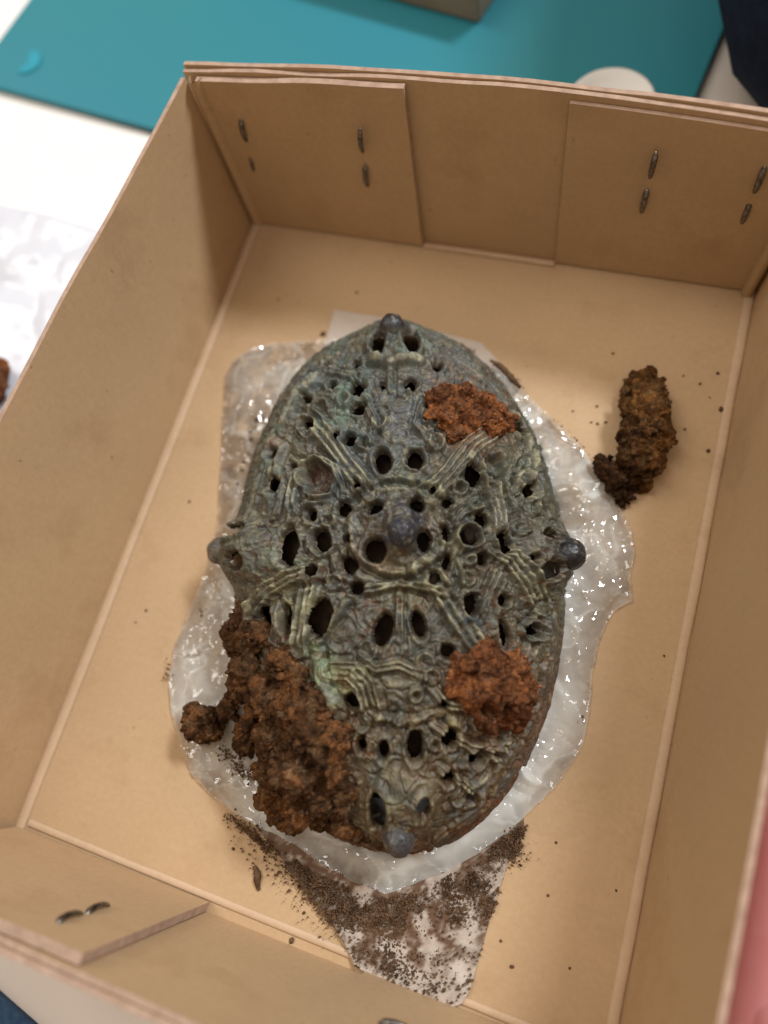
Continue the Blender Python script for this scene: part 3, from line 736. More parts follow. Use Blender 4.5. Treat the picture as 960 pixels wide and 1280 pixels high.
# ------------------------------------------------------------------ clods: fused lumps, remeshed, then crumbled
def lump_mesh(name, balls, voxel, amp, pal, seed, freq=1.0, grains=0, flat_z=None):
    Vs, Fs, off = [], [], 0
    V, F = ico(3)
    rg = np.random.default_rng(seed)
    for (c, r_) in balls:
        sc_ = np.array([1, 1, 1]) * r_
        W = V * sc_ * (0.85 + 0.4 * fbm(V * 1.4 + rg.random(3) * 20, 2, seed))[:, None] + np.asarray(c)
        Vs.append(W); Fs.append(F + off); off += len(V)
    me = make_mesh(name + '_tmp', np.concatenate(Vs), np.concatenate(Fs))
    o = bpy.data.objects.new(name + '_tmp', me); col.objects.link(o)
    md = o.modifiers.new('r', 'REMESH'); md.mode = 'VOXEL'; md.voxel_size = voxel
    dg = bpy.context.evaluated_depsgraph_get()
    ev = o.evaluated_get(dg).to_mesh()
    n = len(ev.vertices)
    W = np.empty(n * 3); ev.vertices.foreach_get('co', W); W = W.reshape(-1, 3)
    N = np.empty(n * 3); ev.vertices.foreach_get('normal', N); N = N.reshape(-1, 3)
    Q = np.array([list(p.vertices) for p in ev.polygons if len(p.vertices) == 4])
    o.evaluated_get(dg).to_mesh_clear()
    bpy.data.objects.remove(o); bpy.data.meshes.remove(me)
    # let the lumps melt together
    A_ = np.concatenate([Q[:, [0, 1]], Q[:, [1, 2]], Q[:, [2, 3]], Q[:, [3, 0]]])
    for it in range(14):
        acc = np.zeros_like(W); cn = np.zeros(n)
        for c_ in range(3): acc[:, c_] = np.bincount(A_[:, 0], W[A_[:, 1], c_], n) + np.bincount(A_[:, 1], W[A_[:, 0], c_], n)
        cn = np.bincount(A_[:, 0], minlength=n) + np.bincount(A_[:, 1], minlength=n)
        W = W * 0.3 + 0.7 * acc / np.maximum(cn, 1)[:, None]
    mm = W * 1000 * freq
    warp = (np.stack([fbm(mm * 0.4, 2, seed + 31), fbm(mm * 0.4, 2, seed + 32), fbm(mm * 0.4, 2, seed + 33)], 1) - 0.5) * 1.2
    fa, ida = facets(mm * 0.20 + warp * 0.6, seed + 40)
    fb, idb = facets(mm * 0.52 + warp, seed + 60)
    fc, idc2 = facets(mm * 1.3 + warp, seed + 80)
    d1, d2, idc = worley(mm * 0.30 + (fbm(mm * 0.5, 2, seed + 3) - 0.5)[:, None] * 1.5, seed)
    e1, e2, ide = worley(mm * 1.05, seed + 20)
    crack = sstep(0.0, 0.22, d2 - d1)
    f1 = fbm(mm * 0.17, 4, seed + 1); th_ = seed * 0.37; fx_ = mm[:, 0] * math.cos(th_) + mm[:, 1] * math.sin(th_); fy_ = -mm[:, 0] * math.sin(th_) + mm[:, 1] * math.cos(th_)
    f2 = fbm(np.stack([fx_ * 0.6, fy_ * 2.2, mm[:, 2] * 2.0], 1) + warp * 2, 4, seed + 2)
    cav = sstep(0.54, 0.70, fbm(mm * 0.34, 3, seed + 90))
    hh = (f1 - 0.5) * 0.8 + fa * 1.9 + fb * 0.42 + fc * 0.26 - 0.7 * (1 - crack) + (f2 - 0.5) * 1.5 - 1.3 * cav + 0.4
    W2 = W + N * (hh * amp * 0.001)[:, None]
    acc = np.zeros_like(W2)
    for c_ in range(3): acc[:, c_] = np.bincount(A_[:, 0], W2[A_[:, 1], c_], n) + np.bincount(A_[:, 1], W2[A_[:, 0], c_], n)
    W2 = W2 * 0.68 + 0.32 * acc / np.maximum(cn, 1)[:, None]
    if flat_z is not None: W2[:, 2] = np.maximum(W2[:, 2], flat_z)
    CC = np.tile(lin(*pal[1]), (n, 1))
    CC = mix(CC, lin(*pal[0]), sstep(0.52, 0.30, f1 * 0.6 + f2 * 0.4))
    CC = mix(CC, lin(*pal[2]), sstep(0.50, 0.68, 0.5 * idc + 0.5 * fbm(mm * 0.22, 3, seed + 7)) * 0.85)
    CC = mix(CC, lin(*pal[3]), sstep(0.60, 0.75, fbm(mm * 0.8, 3, seed + 8)) * 0.7)
    CC = mix(CC, lin(*pal[0]), (ide < 0.20) * 0.45)
    CC = CC * (0.72 + 0.56 * (0.5 * idb + 0.5 * idc2))[:, None]
    V4, F4 = W2, Q
    tri = np.concatenate([Q[:, [0, 1, 2]], Q[:, [0, 2, 3]]])
    if grains:
        gV, gF = ICO1
        ids = rg.integers(0, n, grains // 3); Vl, Fl, Cl = [V4], [tri], [CC]; off = n
        for i in ids:
            r_ = (0.00010 + 0.00034 * rg.random() ** 4)
            g = gV * r_ * (0.6 + 0.8 * rg.random((len(gV), 1))) + W2[i] + N[i] * r_ * 0.4
            if flat_z is not None: g[:, 2] = np.maximum(g[:, 2], flat_z)
            Vl.append(g); Fl.append(gF + off); off += len(gV)
            Cl.append(np.tile(CC[i] * (0.6 + 0.9 * rg.random()), (len(gV), 1)))
        V4, tri, CC = np.concatenate(Vl), np.concatenate(Fl), np.concatenate(Cl)
    return make_mesh(name, V4, tri, True, np.clip(CC, 0.003, 1))
SOIL_PAL = [(46, 33, 24), (86, 61, 41), (120, 82, 52), (116, 92, 68)]
RUST_PAL = [(64, 40, 28), (114, 72, 47), (150, 96, 58), (124, 90, 68)]
DRY_PAL = [(48, 32, 20), (98, 68, 40), (128, 88, 48), (118, 94, 66)]
def sballs(lst):
    r = []
    for (px, py, rp, lift) in lst:
        c, n = surf(px, py)
        # away from the shell: stand on the sheet below
        dpx = np.hypot(*(project(c) - np.array([px, py])))
        if dpx > 6:
            zc = max(0.0015 + rp * PX * 0.8, 0.002)
            c = on_z(px, py, zc); n = np.array([0, 0, 0])
        r.append((c + n * ((lift * 0.6 - 3) * PX), rp * PX))
    return r
big = sballs([(300, 775, 20, 2), (295, 805, 22, 4), (325, 800, 20, 2), (315, 835, 26, 6), (350, 830, 24, 6), (375, 850, 22, 4), (300, 860, 22, 6), (335, 870, 26, 8), (370, 885, 26, 6),
              (400, 880, 18, 2), (320, 905, 22, 8), (350, 920, 28, 10), (390, 920, 28, 10), (425, 925, 22, 4), (345, 955, 26, 10), (380, 960, 30, 14), (415, 960, 26, 10), (350, 990, 26, 10),
              (385, 1000, 30, 12), (415, 995, 24, 8), (365, 1020, 18, 4), (400, 1022, 18, 4), (290, 890, 16, 4), (435, 985, 14, 2), (345, 1015, 16, 2), (310, 930, 14, 2), (428, 1030, 13, 0), (450, 1044, 10, 0), (470, 1054, 8, 0)])
clod = link('soil_clod', lump_mesh('soil_clod', big, 0.00042, 0.85, SOIL_PAL, 11, 1.0, 2600, 0.0008), M_SOIL)
tag(clod, 'large crumbly brown soil clod clinging to the side of the brooch', 'soil clod', 'soil clods')
r1b = sballs([(px, py, r_ * 1.12, l_ + 4) for (px, py, r_, l_) in [(545, 505, 15, 3), (560, 500, 16, 4), (580, 498, 18, 6), (600, 508, 17, 6), (622, 520, 15, 4), (555, 525, 15, 3), (590, 530, 17, 5), (615, 535, 15, 3), (635, 528, 12, 2), (575, 515, 17, 5), (540, 522, 10, 1), (570, 545, 10, 1)]])
o = child('rust_crust', lump_mesh('rust_crust', r1b, 0.00036, 0.62, RUST_PAL, 21, 1.25, 900), M_RUST, brooch); o['label'] = 'orange rust crust near the slate-blue end of the brooch'
r2b = sballs([(px, py, r_ * 1.10, l_ + 4) for (px, py, r_, l_) in [(600, 815, 15, 3), (580, 835, 18, 4), (610, 838, 22, 7), (640, 835, 18, 6), (595, 865, 22, 6), (630, 868, 26, 10), (655, 865, 14, 4), (605, 893, 18, 4), (635, 895, 18, 4), (570, 860, 13, 2), (600, 905, 12, 1), (660, 845, 9, 2)]])
o = child('rust_crust', lump_mesh('rust_crust', r2b, 0.00038, 0.70, RUST_PAL, 31, 1.2, 1200), M_RUST, brooch); o['label'] = 'larger round orange rust crust beside the plastic'
def fballs(lst, base=0.0):
    return [(on_z(px, py, base + max(rp * PXF * 0.75, 0.0006)), rp * PXF) for (px, py, rp) in lst]
PXF = 0.15 / FPX
sm = fballs([(248, 903, 17), (262, 900, 18), (245, 890, 11), (268, 915, 13), (252, 918, 12)], 0.003)
o = link('soil_clod', lump_mesh('soil_clod', sm, 0.0004, 0.62, SOIL_PAL, 41, 1.2, 500, 0.0012), M_SOIL)
tag(o, 'small rounded brown soil clod on the plastic beside the big clod', 'soil clod', 'soil clods')
lg = fballs([(803, 482, 21), (800, 502, 27), (805, 522, 31), (805, 545, 32), (802, 568, 29), (800, 590, 21), (810, 492, 21), (816, 555, 24)])
o = link('soil_clod', lump_mesh('soil_clod', lg, 0.00042, 0.75, DRY_PAL, 51, 1.15, 1200, 0.0002), M_SOIL)
tag(o, 'upright oblong dry soil clod standing on the bare cardboard', 'soil clod', 'soil clods')
lg = fballs([(755, 580, 15), (768, 592, 16), (774, 606, 17), (778, 622, 13), (760, 595, 12)])
o = link('soil_clod', lump_mesh('soil_clod', lg, 0.0004, 0.7, [(30, 20, 14), (58, 39, 25), (80, 54, 34), (74, 56, 42)], 61, 1.2, 500, 0.0002), M_SOIL)
tag(o, 'dark low soil clod wedged between the oblong clod and plastic', 'soil clod', 'soil clods')
bl = [(on_z(px, py, 0.005), r_ * PXF * 1.25) for (px, py, r_) in [(-24, 455, 20), (-27, 480, 22)]]
o = link('soil_clod', lump_mesh('soil_clod', [(np.array([c[0], c[1], TZ + r_ * 0.8 + 0.003]), r_) for c, r_ in bl], 0.0005, 0.6, RUST_PAL, 71, 1.0, 200), M_SOIL)
tag(o, 'orange-brown soil clod on the plastic sheet outside the box', 'soil clod', 'soil clods')

# ------------------------------------------------------------------ sheets under the brooch
def px_sheet(name, poly, zfun, step, mat, thick, colors=None, warp=0.0, seed=0):
    """a thin sheet whose outline was measured on the box floor; zfun(P_mm, sd_mm) gives its height"""
    W = np.array([on_z(px, py, 0.0)[:2] for px, py in poly])
    lo, hi = W.min(0) - step, W.max(0) + step
    nx, ny = int((hi[0] - lo[0]) / step) + 1, int((hi[1] - lo[1]) / step) + 1
    gx, gy = np.meshgrid(lo[0] + np.arange(nx) * step, lo[1] + np.arange(ny) * step, indexing='ij')
    G = np.stack([gx.ravel(), gy.ravel()], 1)
    sd_ = poly_sd(G, W)
    # pull the points just outside onto the outline so that the edge is clean
    inside = sd_ <= 0
    gr = np.stack(np.gradient(sd_.reshape(nx, ny), step), -1).reshape(-1, 2)
    gr /= np.linalg.norm(gr, axis=1, keepdims=True) + 1e-9
    near = (~inside) & (sd_ < step * 1.5)
    G[near] -= gr[near] * sd_[near][:, None]
    ok = inside | near
    Fq = grid_faces(nx, ny); Fq = Fq[ok[Fq].all(1)]
    used = np.unique(Fq); remap = -np.ones(len(G), int); remap[used] = np.arange(len(used))
    G = G[used]; sdu = np.minimum(sd_[used], 0); Fq = remap[Fq]
    Pm = np.concatenate([G * 1000, np.zeros((len(G), 1))], 1)
    z, dxy = zfun(Pm, sdu * 1000)
    V = np.concatenate([G + dxy * 0.001, (z * 0.001)[:, None]], 1)
    # underside
    V2 = V - np.array([0, 0, thick]); n = len(V)
    E = np.concatenate([Fq[:, [0, 1]], Fq[:, [1, 2]], Fq[:, [2, 3]], Fq[:, [3, 0]]])
    key = np.sort(E, 1); _, inv, cnt = np.unique(key, axis=0, return_inverse=True, return_counts=True)
    B_ = E[cnt[inv.ravel()] == 1]
    if thick > 0:
        F_ = np.concatenate([Fq, Fq[:, ::-1] + n, np.stack([B_[:, 1], B_[:, 0], B_[:, 0] + n, B_[:, 1] + n], 1)])
        VV = np.concatenate([V, V2])
    else:
        F_, VV = Fq, V
    cc = None
    if colors is not None:
        c1 = colors(Pm, sdu * 1000, project(V)); cc = np.concatenate([c1, c1]) if thick > 0 else c1
    return make_mesh(name, VV, F_, True, cc)
B_OUT = np.array([[BC[0] + BU[0] * u + BV[0] * v, BC[1] + BU[1] * u + BV[1] * v] for u, v in [(outline(a) * math.cos(a), outline(a) * math.sin(a)) for a in np.linspace(0, 2 * math.pi, 60, endpoint=False)]]) * 1000

paper_poly = [(405, 436), (418, 388), (470, 396), (520, 408), (602, 429), (640, 470), (640, 800), (655, 1030), (636, 1075), (612, 1150), (588, 1235), (578, 1252), (562, 1259), (540, 1258),
              (520, 1254), (498, 1243), (484, 1229), (462, 1216), (444, 1205), (437, 1188), (420, 1160), (395, 1125), (350, 1070), (318, 1030), (330, 900), (360, 600)]
SOIL_BAND = [(290, 1022), (345, 1078), (400, 1112), (450, 1133), (490, 1140), (540, 1120), (590, 1090), (640, 1050)]
def paper_col(Pm, sdm, I_):
    dm = np.min([seg_dist(I_, a, b_)[0] for a, b_ in zip(SOIL_BAND, SOIL_BAND[1:])], axis=0)
    n_ = fbm(Pm * 0.35, 5, 305); n2_ = fbm(Pm * 1.2, 4, 306)
    st = np.clip(np.exp(-(dm / 34) ** 2) * 1.1 + 0.75 * np.exp(-(dm / 95) ** 2), 0, 1) * sstep(900, 1040, I_[:, 1])
    st = np.clip(st * (0.25 + 1.3 * sstep(0.36, 0.62, n_)) * (0.5 + 0.9 * sstep(0.35, 0.6, n2_)), 0, 0.95)
    c = np.tile(np.array([0.54, 0.475, 0.42]), (len(Pm), 1))
    return mix(c, lin(92, 66, 46), st)
def paper_z(Pm, sdm):
    n_ = fbm(Pm * 0.05, 3, 301)
    z = 0.22 + 0.5 * n_ * sstep(0, -8, sdm) + 0.12 * fbm(Pm * 0.3, 3, 302) + 0.65 * sstep(-37, -43, Pm[:, 1])
    return z, np.zeros((len(Pm), 2))
paper = link('paper_slip', px_sheet('paper_slip', paper_poly, paper_z, 0.0005, M_PAPER, 0.00012, paper_col), M_PAPER)
tag(paper, 'white paper slip under the brooch, its pointed end strewn with soil', 'paper')

plastic_poly = [(283, 470), (292, 452), (312, 438), (345, 430), (385, 427), (425, 424), (470, 420), (530, 425), (575, 436), (610, 455), (645, 482), (690, 524), (728, 562), (752, 598), (772, 630), (788, 662),
                (793, 690), (787, 722), (789, 752), (766, 766), (750, 795), (741, 838), (737, 890), (728, 930), (716, 952), (690, 988), (660, 1016), (630, 1042), (600, 1064), (560, 1088), (520, 1103),
                (482, 1117), (440, 1100), (400, 1078), (365, 1052), (330, 1036), (300, 1018), (268, 996), (243, 970), (226, 930), (215, 890), (212, 850), (219, 812), (236, 765), (258, 716), (272, 660), (277, 600), (279, 530)]
def ridges(Pm, f, seed):
    a = fbm(np.stack([Pm[:, 0] * f, Pm[:, 1] * f, Pm[:, 0] * 0 + seed], 1), 2, seed)
    return 1 - np.abs(a - 0.5) * 2 / 0.5
def plast_z(Pm, sdm):
    bs = poly_sd(Pm[:, :2], [tuple(p) for p in B_OUT])                  # distance to the brooch's foot
    w = Pm + (np.stack([fbm(Pm * 0.10, 3, 401), fbm(Pm * 0.10, 3, 402), 0 * Pm[:, 0]], 1) - 0.5) * 16
    rr_ = np.random.default_rng(77); crump = 0
    for f_, amp_, cnt_ in ((1 / 17., 1.7, 4), (1 / 9., 0.95, 5), (1 / 5., 0.55, 6), (1 / 2.8, 0.26, 6)):
        for q_ in range(cnt_):
            an = rr_.uniform(0, math.pi); ph_ = rr_.uniform(0, 1)
            tri_ = np.abs(((w[:, 0] * math.cos(an) + w[:, 1] * math.sin(an)) * f_ + ph_) % 1.0 - 0.5) * 2
            msk = sstep(0.40, 0.62, fbm(Pm * f_ * 0.5 + q_ * 13.0, 2, 480 + q_))
            crump = crump + amp_ * (1 - tri_) ** 1.5 * msk
    crump = crump * 0.45 + 0.8 * fbm(w * 0.07, 2, 450)
    swell = 0.55 * np.exp(-((bs - 5.0) / 5.0) ** 2) * (0.35 + 0.9 * sstep(-60, 20, Pm[:, 0] + 20))
    # pleats running out from under the brooch, and an uneven swell
    dv = Pm[:, :2] - np.array([BC[0], BC[1]]) * 1000
    ang = np.arctan2(dv[:, 1], dv[:, 0]) + (fbm(Pm * 0.06, 3, 491) - 0.5) * 0.9
    for nf, am in ((9, 1.5), (21, 0.9), (43, 0.45)):
        tw = np.abs((ang * nf / (2 * math.pi) + 0.37) % 1.0 - 0.5) * 2
        crump = crump + am * np.clip(1 - tw * 2.2, 0, 1) * sstep(0.38, 0.6, fbm(Pm * 0.05 + nf, 2, 492))
    swell = swell * (0.2 + 1.6 * sstep(0.3, 0.7, fbm(Pm * 0.07, 3, 493)))
    edge = sstep(0.0, -6.0, sdm)
    z = 0.55 + 0.27 * edge + 0.42 * crump * (0.10 + 0.90 * edge) + swell * edge
    under = sstep(-1.0, -5.0, bs)
    z = z * (1 - under) + 0.9 * under
    near = np.exp(-(np.minimum(bs, 0) / 2) ** 2)
    dxy = (np.stack([fbm(Pm * 0.35, 3, 460), fbm(Pm * 0.35, 3, 461)], 1) - 0.5) * 0.5 * np.exp(-(sdm / 2.5) ** 2)[:, None]
    return z, dxy
def plast_col(Pm, sdm, I_):
    # R = how many film layers lie here (milkiness)
    k = 0.34 + 0.9 * (fbm(Pm * 0.11, 4, 470) - 0.5)
    w = Pm + (np.stack([fbm(Pm * 0.10, 3, 401), fbm(Pm * 0.10, 3, 402), 0 * Pm[:, 0]], 1) - 0.5) * 16
    l1, l2, lid = worley(np.stack([w[:, 0] * 0.085, w[:, 1] * 0.085, 0 * w[:, 0]], 1), 610)
    m1, m2, mid_ = worley(np.stack([w[:, 0] * 0.26, w[:, 1] * 0.26, 0 * w[:, 0] + 5], 1), 620)
    k = k + (lid - 0.5) * 0.34 + (mid_ - 0.5) * 0.14                       # overlapping layers
    k = k + 0.30 * sstep(0.06, 0.0, l2 - l1) + 0.18 * sstep(0.09, 0.0, m2 - m1) * sstep(0.45, 0.6, fbm(Pm * 0.1, 2, 630))   # whitened fold lines
    k = k + 0.30 * sstep(560, 690, I_[:, 0]) + 0.34 * sstep(960, 1040, I_[:, 1]) + 0.10 * sstep(700, 800, I_[:, 1])
    k = k - 0.16 * sstep(600, 480, I_[:, 1]) * sstep(420, 330, I_[:, 0])
    k = k * (0.55 + 0.45 * sstep(0, -4.0, sdm))
    k = np.clip(k, 0.10, 0.86)
    return np.stack([k, k, k], 1)
m, nt, b = new_mat('thin_milky_plastic')
a = nd(nt, 'ShaderNodeVertexColor'); a.layer_name = 'Col'
b.inputs['Base Color'].default_value = (0.85, 0.885, 0.87, 1); b.inputs['Roughness'].default_value = 0.9; b.inputs['Specular IOR Level'].default_value = 0.0; b.inputs['Coat Weight'].default_value = 1.0; b.inputs['Coat Roughness'].default_value = 0.07; b.inputs['Coat IOR'].default_value = 1.75
geo_ = nd(nt, 'ShaderNodeNewGeometry'); wn_ = noise_node(nt, 130, 3, 0.6)
av = nd(nt, 'ShaderNodeVectorMath', operation='MULTIPLY_ADD'); av.inputs[1].default_value = (0.009, 0.009, 0.009)
nt.links.new(wn_.outputs['Color'], av.inputs[0]); nt.links.new(geo_.outputs['Position'], av.inputs[2])
nrm_ = geo_.outputs['Normal']
for sc_, am_ in ((150, 0.50), (360, 0.60), (900, 0.45)):      # film creased into small flat facets
    v_ = nd(nt, 'ShaderNodeTexVoronoi'); v_.inputs['Scale'].default_value = sc_; nt.links.new(av.outputs[0], v_.inputs['Vector'])
    su_ = nd(nt, 'ShaderNodeVectorMath', operation='SUBTRACT'); su_.inputs[1].default_value = (0.5, 0.5, 0.5); nt.links.new(v_.outputs['Color'], su_.inputs[0])
    ma_ = nd(nt, 'ShaderNodeVectorMath', operation='MULTIPLY_ADD'); ma_.inputs[1].default_value = (am_, am_, 0.0)
    nt.links.new(su_.outputs[0], ma_.inputs[0]); nt.links.new(nrm_, ma_.inputs[2]); nrm_ = ma_.outputs[0]
no_ = nd(nt, 'ShaderNodeVectorMath', operation='NORMALIZE'); nt.links.new(nrm_, no_.inputs[0])
nt.links.new(no_.outputs[0], b.inputs['Coat Normal'])
tr = nd(nt, 'ShaderNodeBsdfTransparent'); gl = nd(nt, 'ShaderNodeBsdfGlossy'); gl.inputs['Roughness'].default_value = 0.07
trans = nd(nt, 'ShaderNodeBsdfTranslucent'); trans.inputs[0].default_value = (0.86, 0.88, 0.87, 1)
m1 = nd(nt, 'ShaderNodeMixShader'); m1.inputs[0].default_value = 0.30
nt.links.new(b.outputs[0], m1.inputs[1]); nt.links.new(trans.outputs[0], m1.inputs[2])
fr = nd(nt, 'ShaderNodeFresnel'); fr.inputs[0].default_value = 1.75
nt.links.new(no_.outputs[0], gl.inputs['Normal']); nt.links.new(no_.outputs[0], fr.inputs['Normal'])
m0 = nd(nt, 'ShaderNodeMixShader'); nt.links.new(fr.outputs[0], m0.inputs[0]); nt.links.new(tr.outputs[0], m0.inputs[1]); nt.links.new(gl.outputs[0], m0.inputs[2])
m2 = nd(nt, 'ShaderNodeMixShader'); nt.links.new(a.outputs[0], m2.inputs[0]); nt.links.new(m0.outputs[0], m2.inputs[1]); nt.links.new(m1.outputs[0], m2.inputs[2])
nt.links.new(m2.outputs[0], nt.nodes['Material Output'].inputs[0])
M_PLASTIC = m
plastic = link('plastic_bag', px_sheet('plastic_bag', plastic_poly, plast_z, 0.00042, M_PLASTIC, 0.0, plast_col), M_PLASTIC)
tag(plastic, 'crumpled glossy translucent plastic bag spread flat under the brooch', 'plastic bag')

# ------------------------------------------------------------------ loose soil
rg = np.random.default_rng(5)
def crumbs_mesh(name, pts, sizes):
    gV, gF = ICO1; Vl, Fl, off = [], [], 0
    for p, r_ in zip(pts, sizes):
        A_ = rg.normal(size=(3, 3)); Qr, _ = np.linalg.qr(A_)
        g = (gV * (0.65 + 0.7 * rg.random((len(gV), 1))) * np.array([1, 0.8, 0.7]) * r_) @ Qr
        Vl.append(g + p); Fl.append(gF + off); off += len(gV)
    return make_mesh(name, np.concatenate(Vl), np.concatenate(Fl), False)
band = [(290, 1022), (345, 1078), (400, 1112), (450, 1133), (490, 1140), (540, 1120), (590, 1090), (640, 1050)]
region = [(284, 1014), (330, 1050), (400, 1092), (450, 1112), (485, 1122), (530, 1108), (590, 1078), (640, 1036), (660, 1030), (640, 1085), (612, 1155), (588, 1235), (560, 1258), (520, 1254), (484, 1230), (444, 1205), (430, 1175), (395, 1135), (345, 1075), (300, 1032)]
cand = np.stack([rg.uniform(280, 662, 95000), rg.uniform(1010, 1262, 95000)], 1)
cand = cand[in_poly(cand, region)]
dmin = np.min([seg_dist(cand, a, b_)[0] for a, b_ in zip(band, band[1:])], axis=0)
w = np.exp(-(dmin / 22) ** 2) * 0.75 + 0.26 * np.exp(-(dmin / 60) ** 2) + 0.10
w *= 0.2 + 1.5 * sstep(0.38, 0.62, fbm(np.concatenate([cand * 0.035, cand[:, :1] * 0], 1), 3, 520))
w += 0.5 * np.exp(-(np.hypot(cand[:, 0] - 500, cand[:, 1] - 1200) / 20) ** 2) + 0.35 * np.exp(-(np.hypot(cand[:, 0] - 545, cand[:, 1] - 1232) / 9) ** 2)
sel = rg.random(len(cand)) < w
pts, szs = [], []
for p, dm in zip(cand[sel], dmin[sel]):
    r_ = 0.00004 + 0.00030 * rg.random() ** 5
    c = on_z(p[0], p[1], 0.0); c[2] = 0.0005 + 0.00065 * float(sstep(-0.037, -0.043, c[1])) + r_ * 0.5 + 0.0008 * rg.random() * math.exp(-(dm / 18) ** 2)
    pts.append(c); szs.append(r_)
print('loose soil crumbs', len(pts))
o = link('loose_soil', crumbs_mesh('loose_soil', pts, szs), M_CRUMB)
tag(o, 'fine dark soil crumbs strewn over the pointed end of the white paper', 'soil', kind='stuff')
# dark heaps beside the small clod and along the plastic's edge
pts, szs = [], []
for (x0, y0, x1, y1, sp_, n_, zb) in [(280, 938, 300, 962, 6, 260, 0.0022), (296, 958, 316, 972, 5, 220, 0.0022), (284, 1018, 332, 1054, 5, 420, 0.0007), (246, 756, 252, 768, 3, 40, 0.0018), (210, 825, 206, 850, 3, 40, 0.0008),
                                 (455, 1068, 470, 1076, 4, 30, 0.0018), (565, 433, 588, 442, 3, 60, 0.0016), (616, 453, 655, 486, 3, 90, 0.0014), (690, 524, 735, 566, 2.5, 60, 0.0012), (300, 1036, 420, 1160, 12, 500, 0.0003), (640, 1040, 655, 1075, 8, 160, 0.0003)]:
    for k in range(n_):
        t = rg.random(); x = x0 + (x1 - x0) * t + rg.normal() * sp_; y = y0 + (y1 - y0) * t + rg.normal() * sp_
        r_ = 0.00005 + 0.00030 * rg.random() ** 4
        c = on_z(x, y, zb + r_ * 0.4 + 0.0003 * rg.random()); pts.append(c); szs.append(r_)
o = link('soil_smears', crumbs_mesh('soil_smears', pts, szs), M_CRUMB)
tag(o, 'dark soil smears along the edges of the plastic bag', 'soil', kind='stuff')
# single crumbs one can pick out on the cardboard and the plastic
SINGLE = [(901, 512, 4.0), (885, 564, 3.0), (875, 480, 2.2), (897, 467, 2.6), (854, 470, 1.6), (887, 497, 1.4), (856, 537, 2.0), (746, 508, 2.0), (739, 528, 1.8), (747, 530, 2.2), (757, 528, 2.2), (766, 442, 2.0),
          (716, 514, 1.6), (845, 553, 3.4), (404, 418, 4.6), (365, 1175, 3.6), (380, 1141, 2.2), (292, 1061, 2.2), (640, 1208, 2.6), (626, 1176, 1.8), (695, 1053, 1.8), (685, 1119, 1.8), (770, 1113, 1.6),
          (830, 820, 1.6), (237, 627, 2.2), (183, 763, 2.0), (170, 778, 1.4), (640, 1072, 1.8), (712, 1210, 1.6), (348, 375, 2.0), (446, 366, 2.2)]
ONPL = [(321, 525, 4.2), (329, 523, 2.4), (314, 549, 3.0), (313, 540, 2.0), (305, 578, 2.6), (303, 588, 2.2), (297, 605, 2.2), (728, 896, 2.0)]
for lst, zb, lab, grp in ((SINGLE, 0.0, 'tiny dark soil crumb lying loose on the bare cardboard floor', 'crumbs on the cardboard floor'), (ONPL, 0.0028, 'tiny dark soil crumb lying on the translucent plastic', 'crumbs on the plastic')):
    for (px, py, rp) in lst:
        r_ = rp * PXF * 0.85
        c = on_z(px, py, 0.0)
        gV, gF = ico(2)
        g = gV * r_ * (0.7 + 0.6 * fbm(gV * 1.7 + px, 2, int(px)))[:, None] * np.array([1.1, 0.9, 0.6])
        g[:, 2] = np.maximum(g[:, 2], -r_ * 0.35)
        o = link('soil_crumb', make_mesh('soil_crumb', g, gF, True), M_CRUMB)
        z_ = r_ * 0.35 + 0.00005
        if zb:
            zz, _ = plast_z(np.array([[c[0] * 1000, c[1] * 1000, 0]]), np.array([-6.0])); c = on_z(px, py, zz[0] * 0.001); z_ += zz[0] * 0.001
        o.location = (c[0], c[1], z_); o.rotation_euler = (0, 0, rng.random() * 6)
        tag(o, lab, 'soil crumb', grp)
# a thin sliver of root or wood on the floor
def sliver(px0, py0, px1, py1, w, zb=0.0):
    a_ = on_z(px0, py0, zb); b_ = on_z(px1, py1, zb); n_ = 12; V = []
    d_ = (b_ - a_); sd_ = np.array([-d_[1], d_[0], 0]); sd_ /= np.linalg.norm(sd_)
    for i in range(n_):
        t = i / (n_ - 1); rr_ = w * PXF * (0.25 + 0.75 * math.sin(math.pi * min(max(t, 0.03), 0.97)) ** 0.6) * (0.8 + 0.4 * rg.random())
        c = a_ + d_ * t + sd_ * 0.0003 * math.sin(t * 5)
        for k in range(6):
            an = 2 * math.pi * k / 6; V.append(c + sd_ * rr_ * math.cos(an) + np.array([0, 0, rr_ * (0.7 * math.sin(an) + 0.72)]))
    F_ = [(i * 6 + k, i * 6 + (k + 1) % 6, (i + 1) * 6 + (k + 1) % 6, (i + 1) * 6 + k) for i in range(n_ - 1) for k in range(6)]
    return link('root_sliver', make_mesh('root_sliver', V, F_), M_CRUMB)
tag(sliver(318, 1082, 326, 1112, 4.5), 'thin dark root sliver lying on the cardboard below the soil', 'root sliver')
tag(sliver(613, 451, 652, 484, 4.6, 0.0026), 'thin dark root sliver along the edge of plastic above rust', 'root sliver')
tag(sliver(564, 431, 594, 442, 4.2, 0.0026), 'short dark root sliver on the paper by the slate boss', 'root sliver')

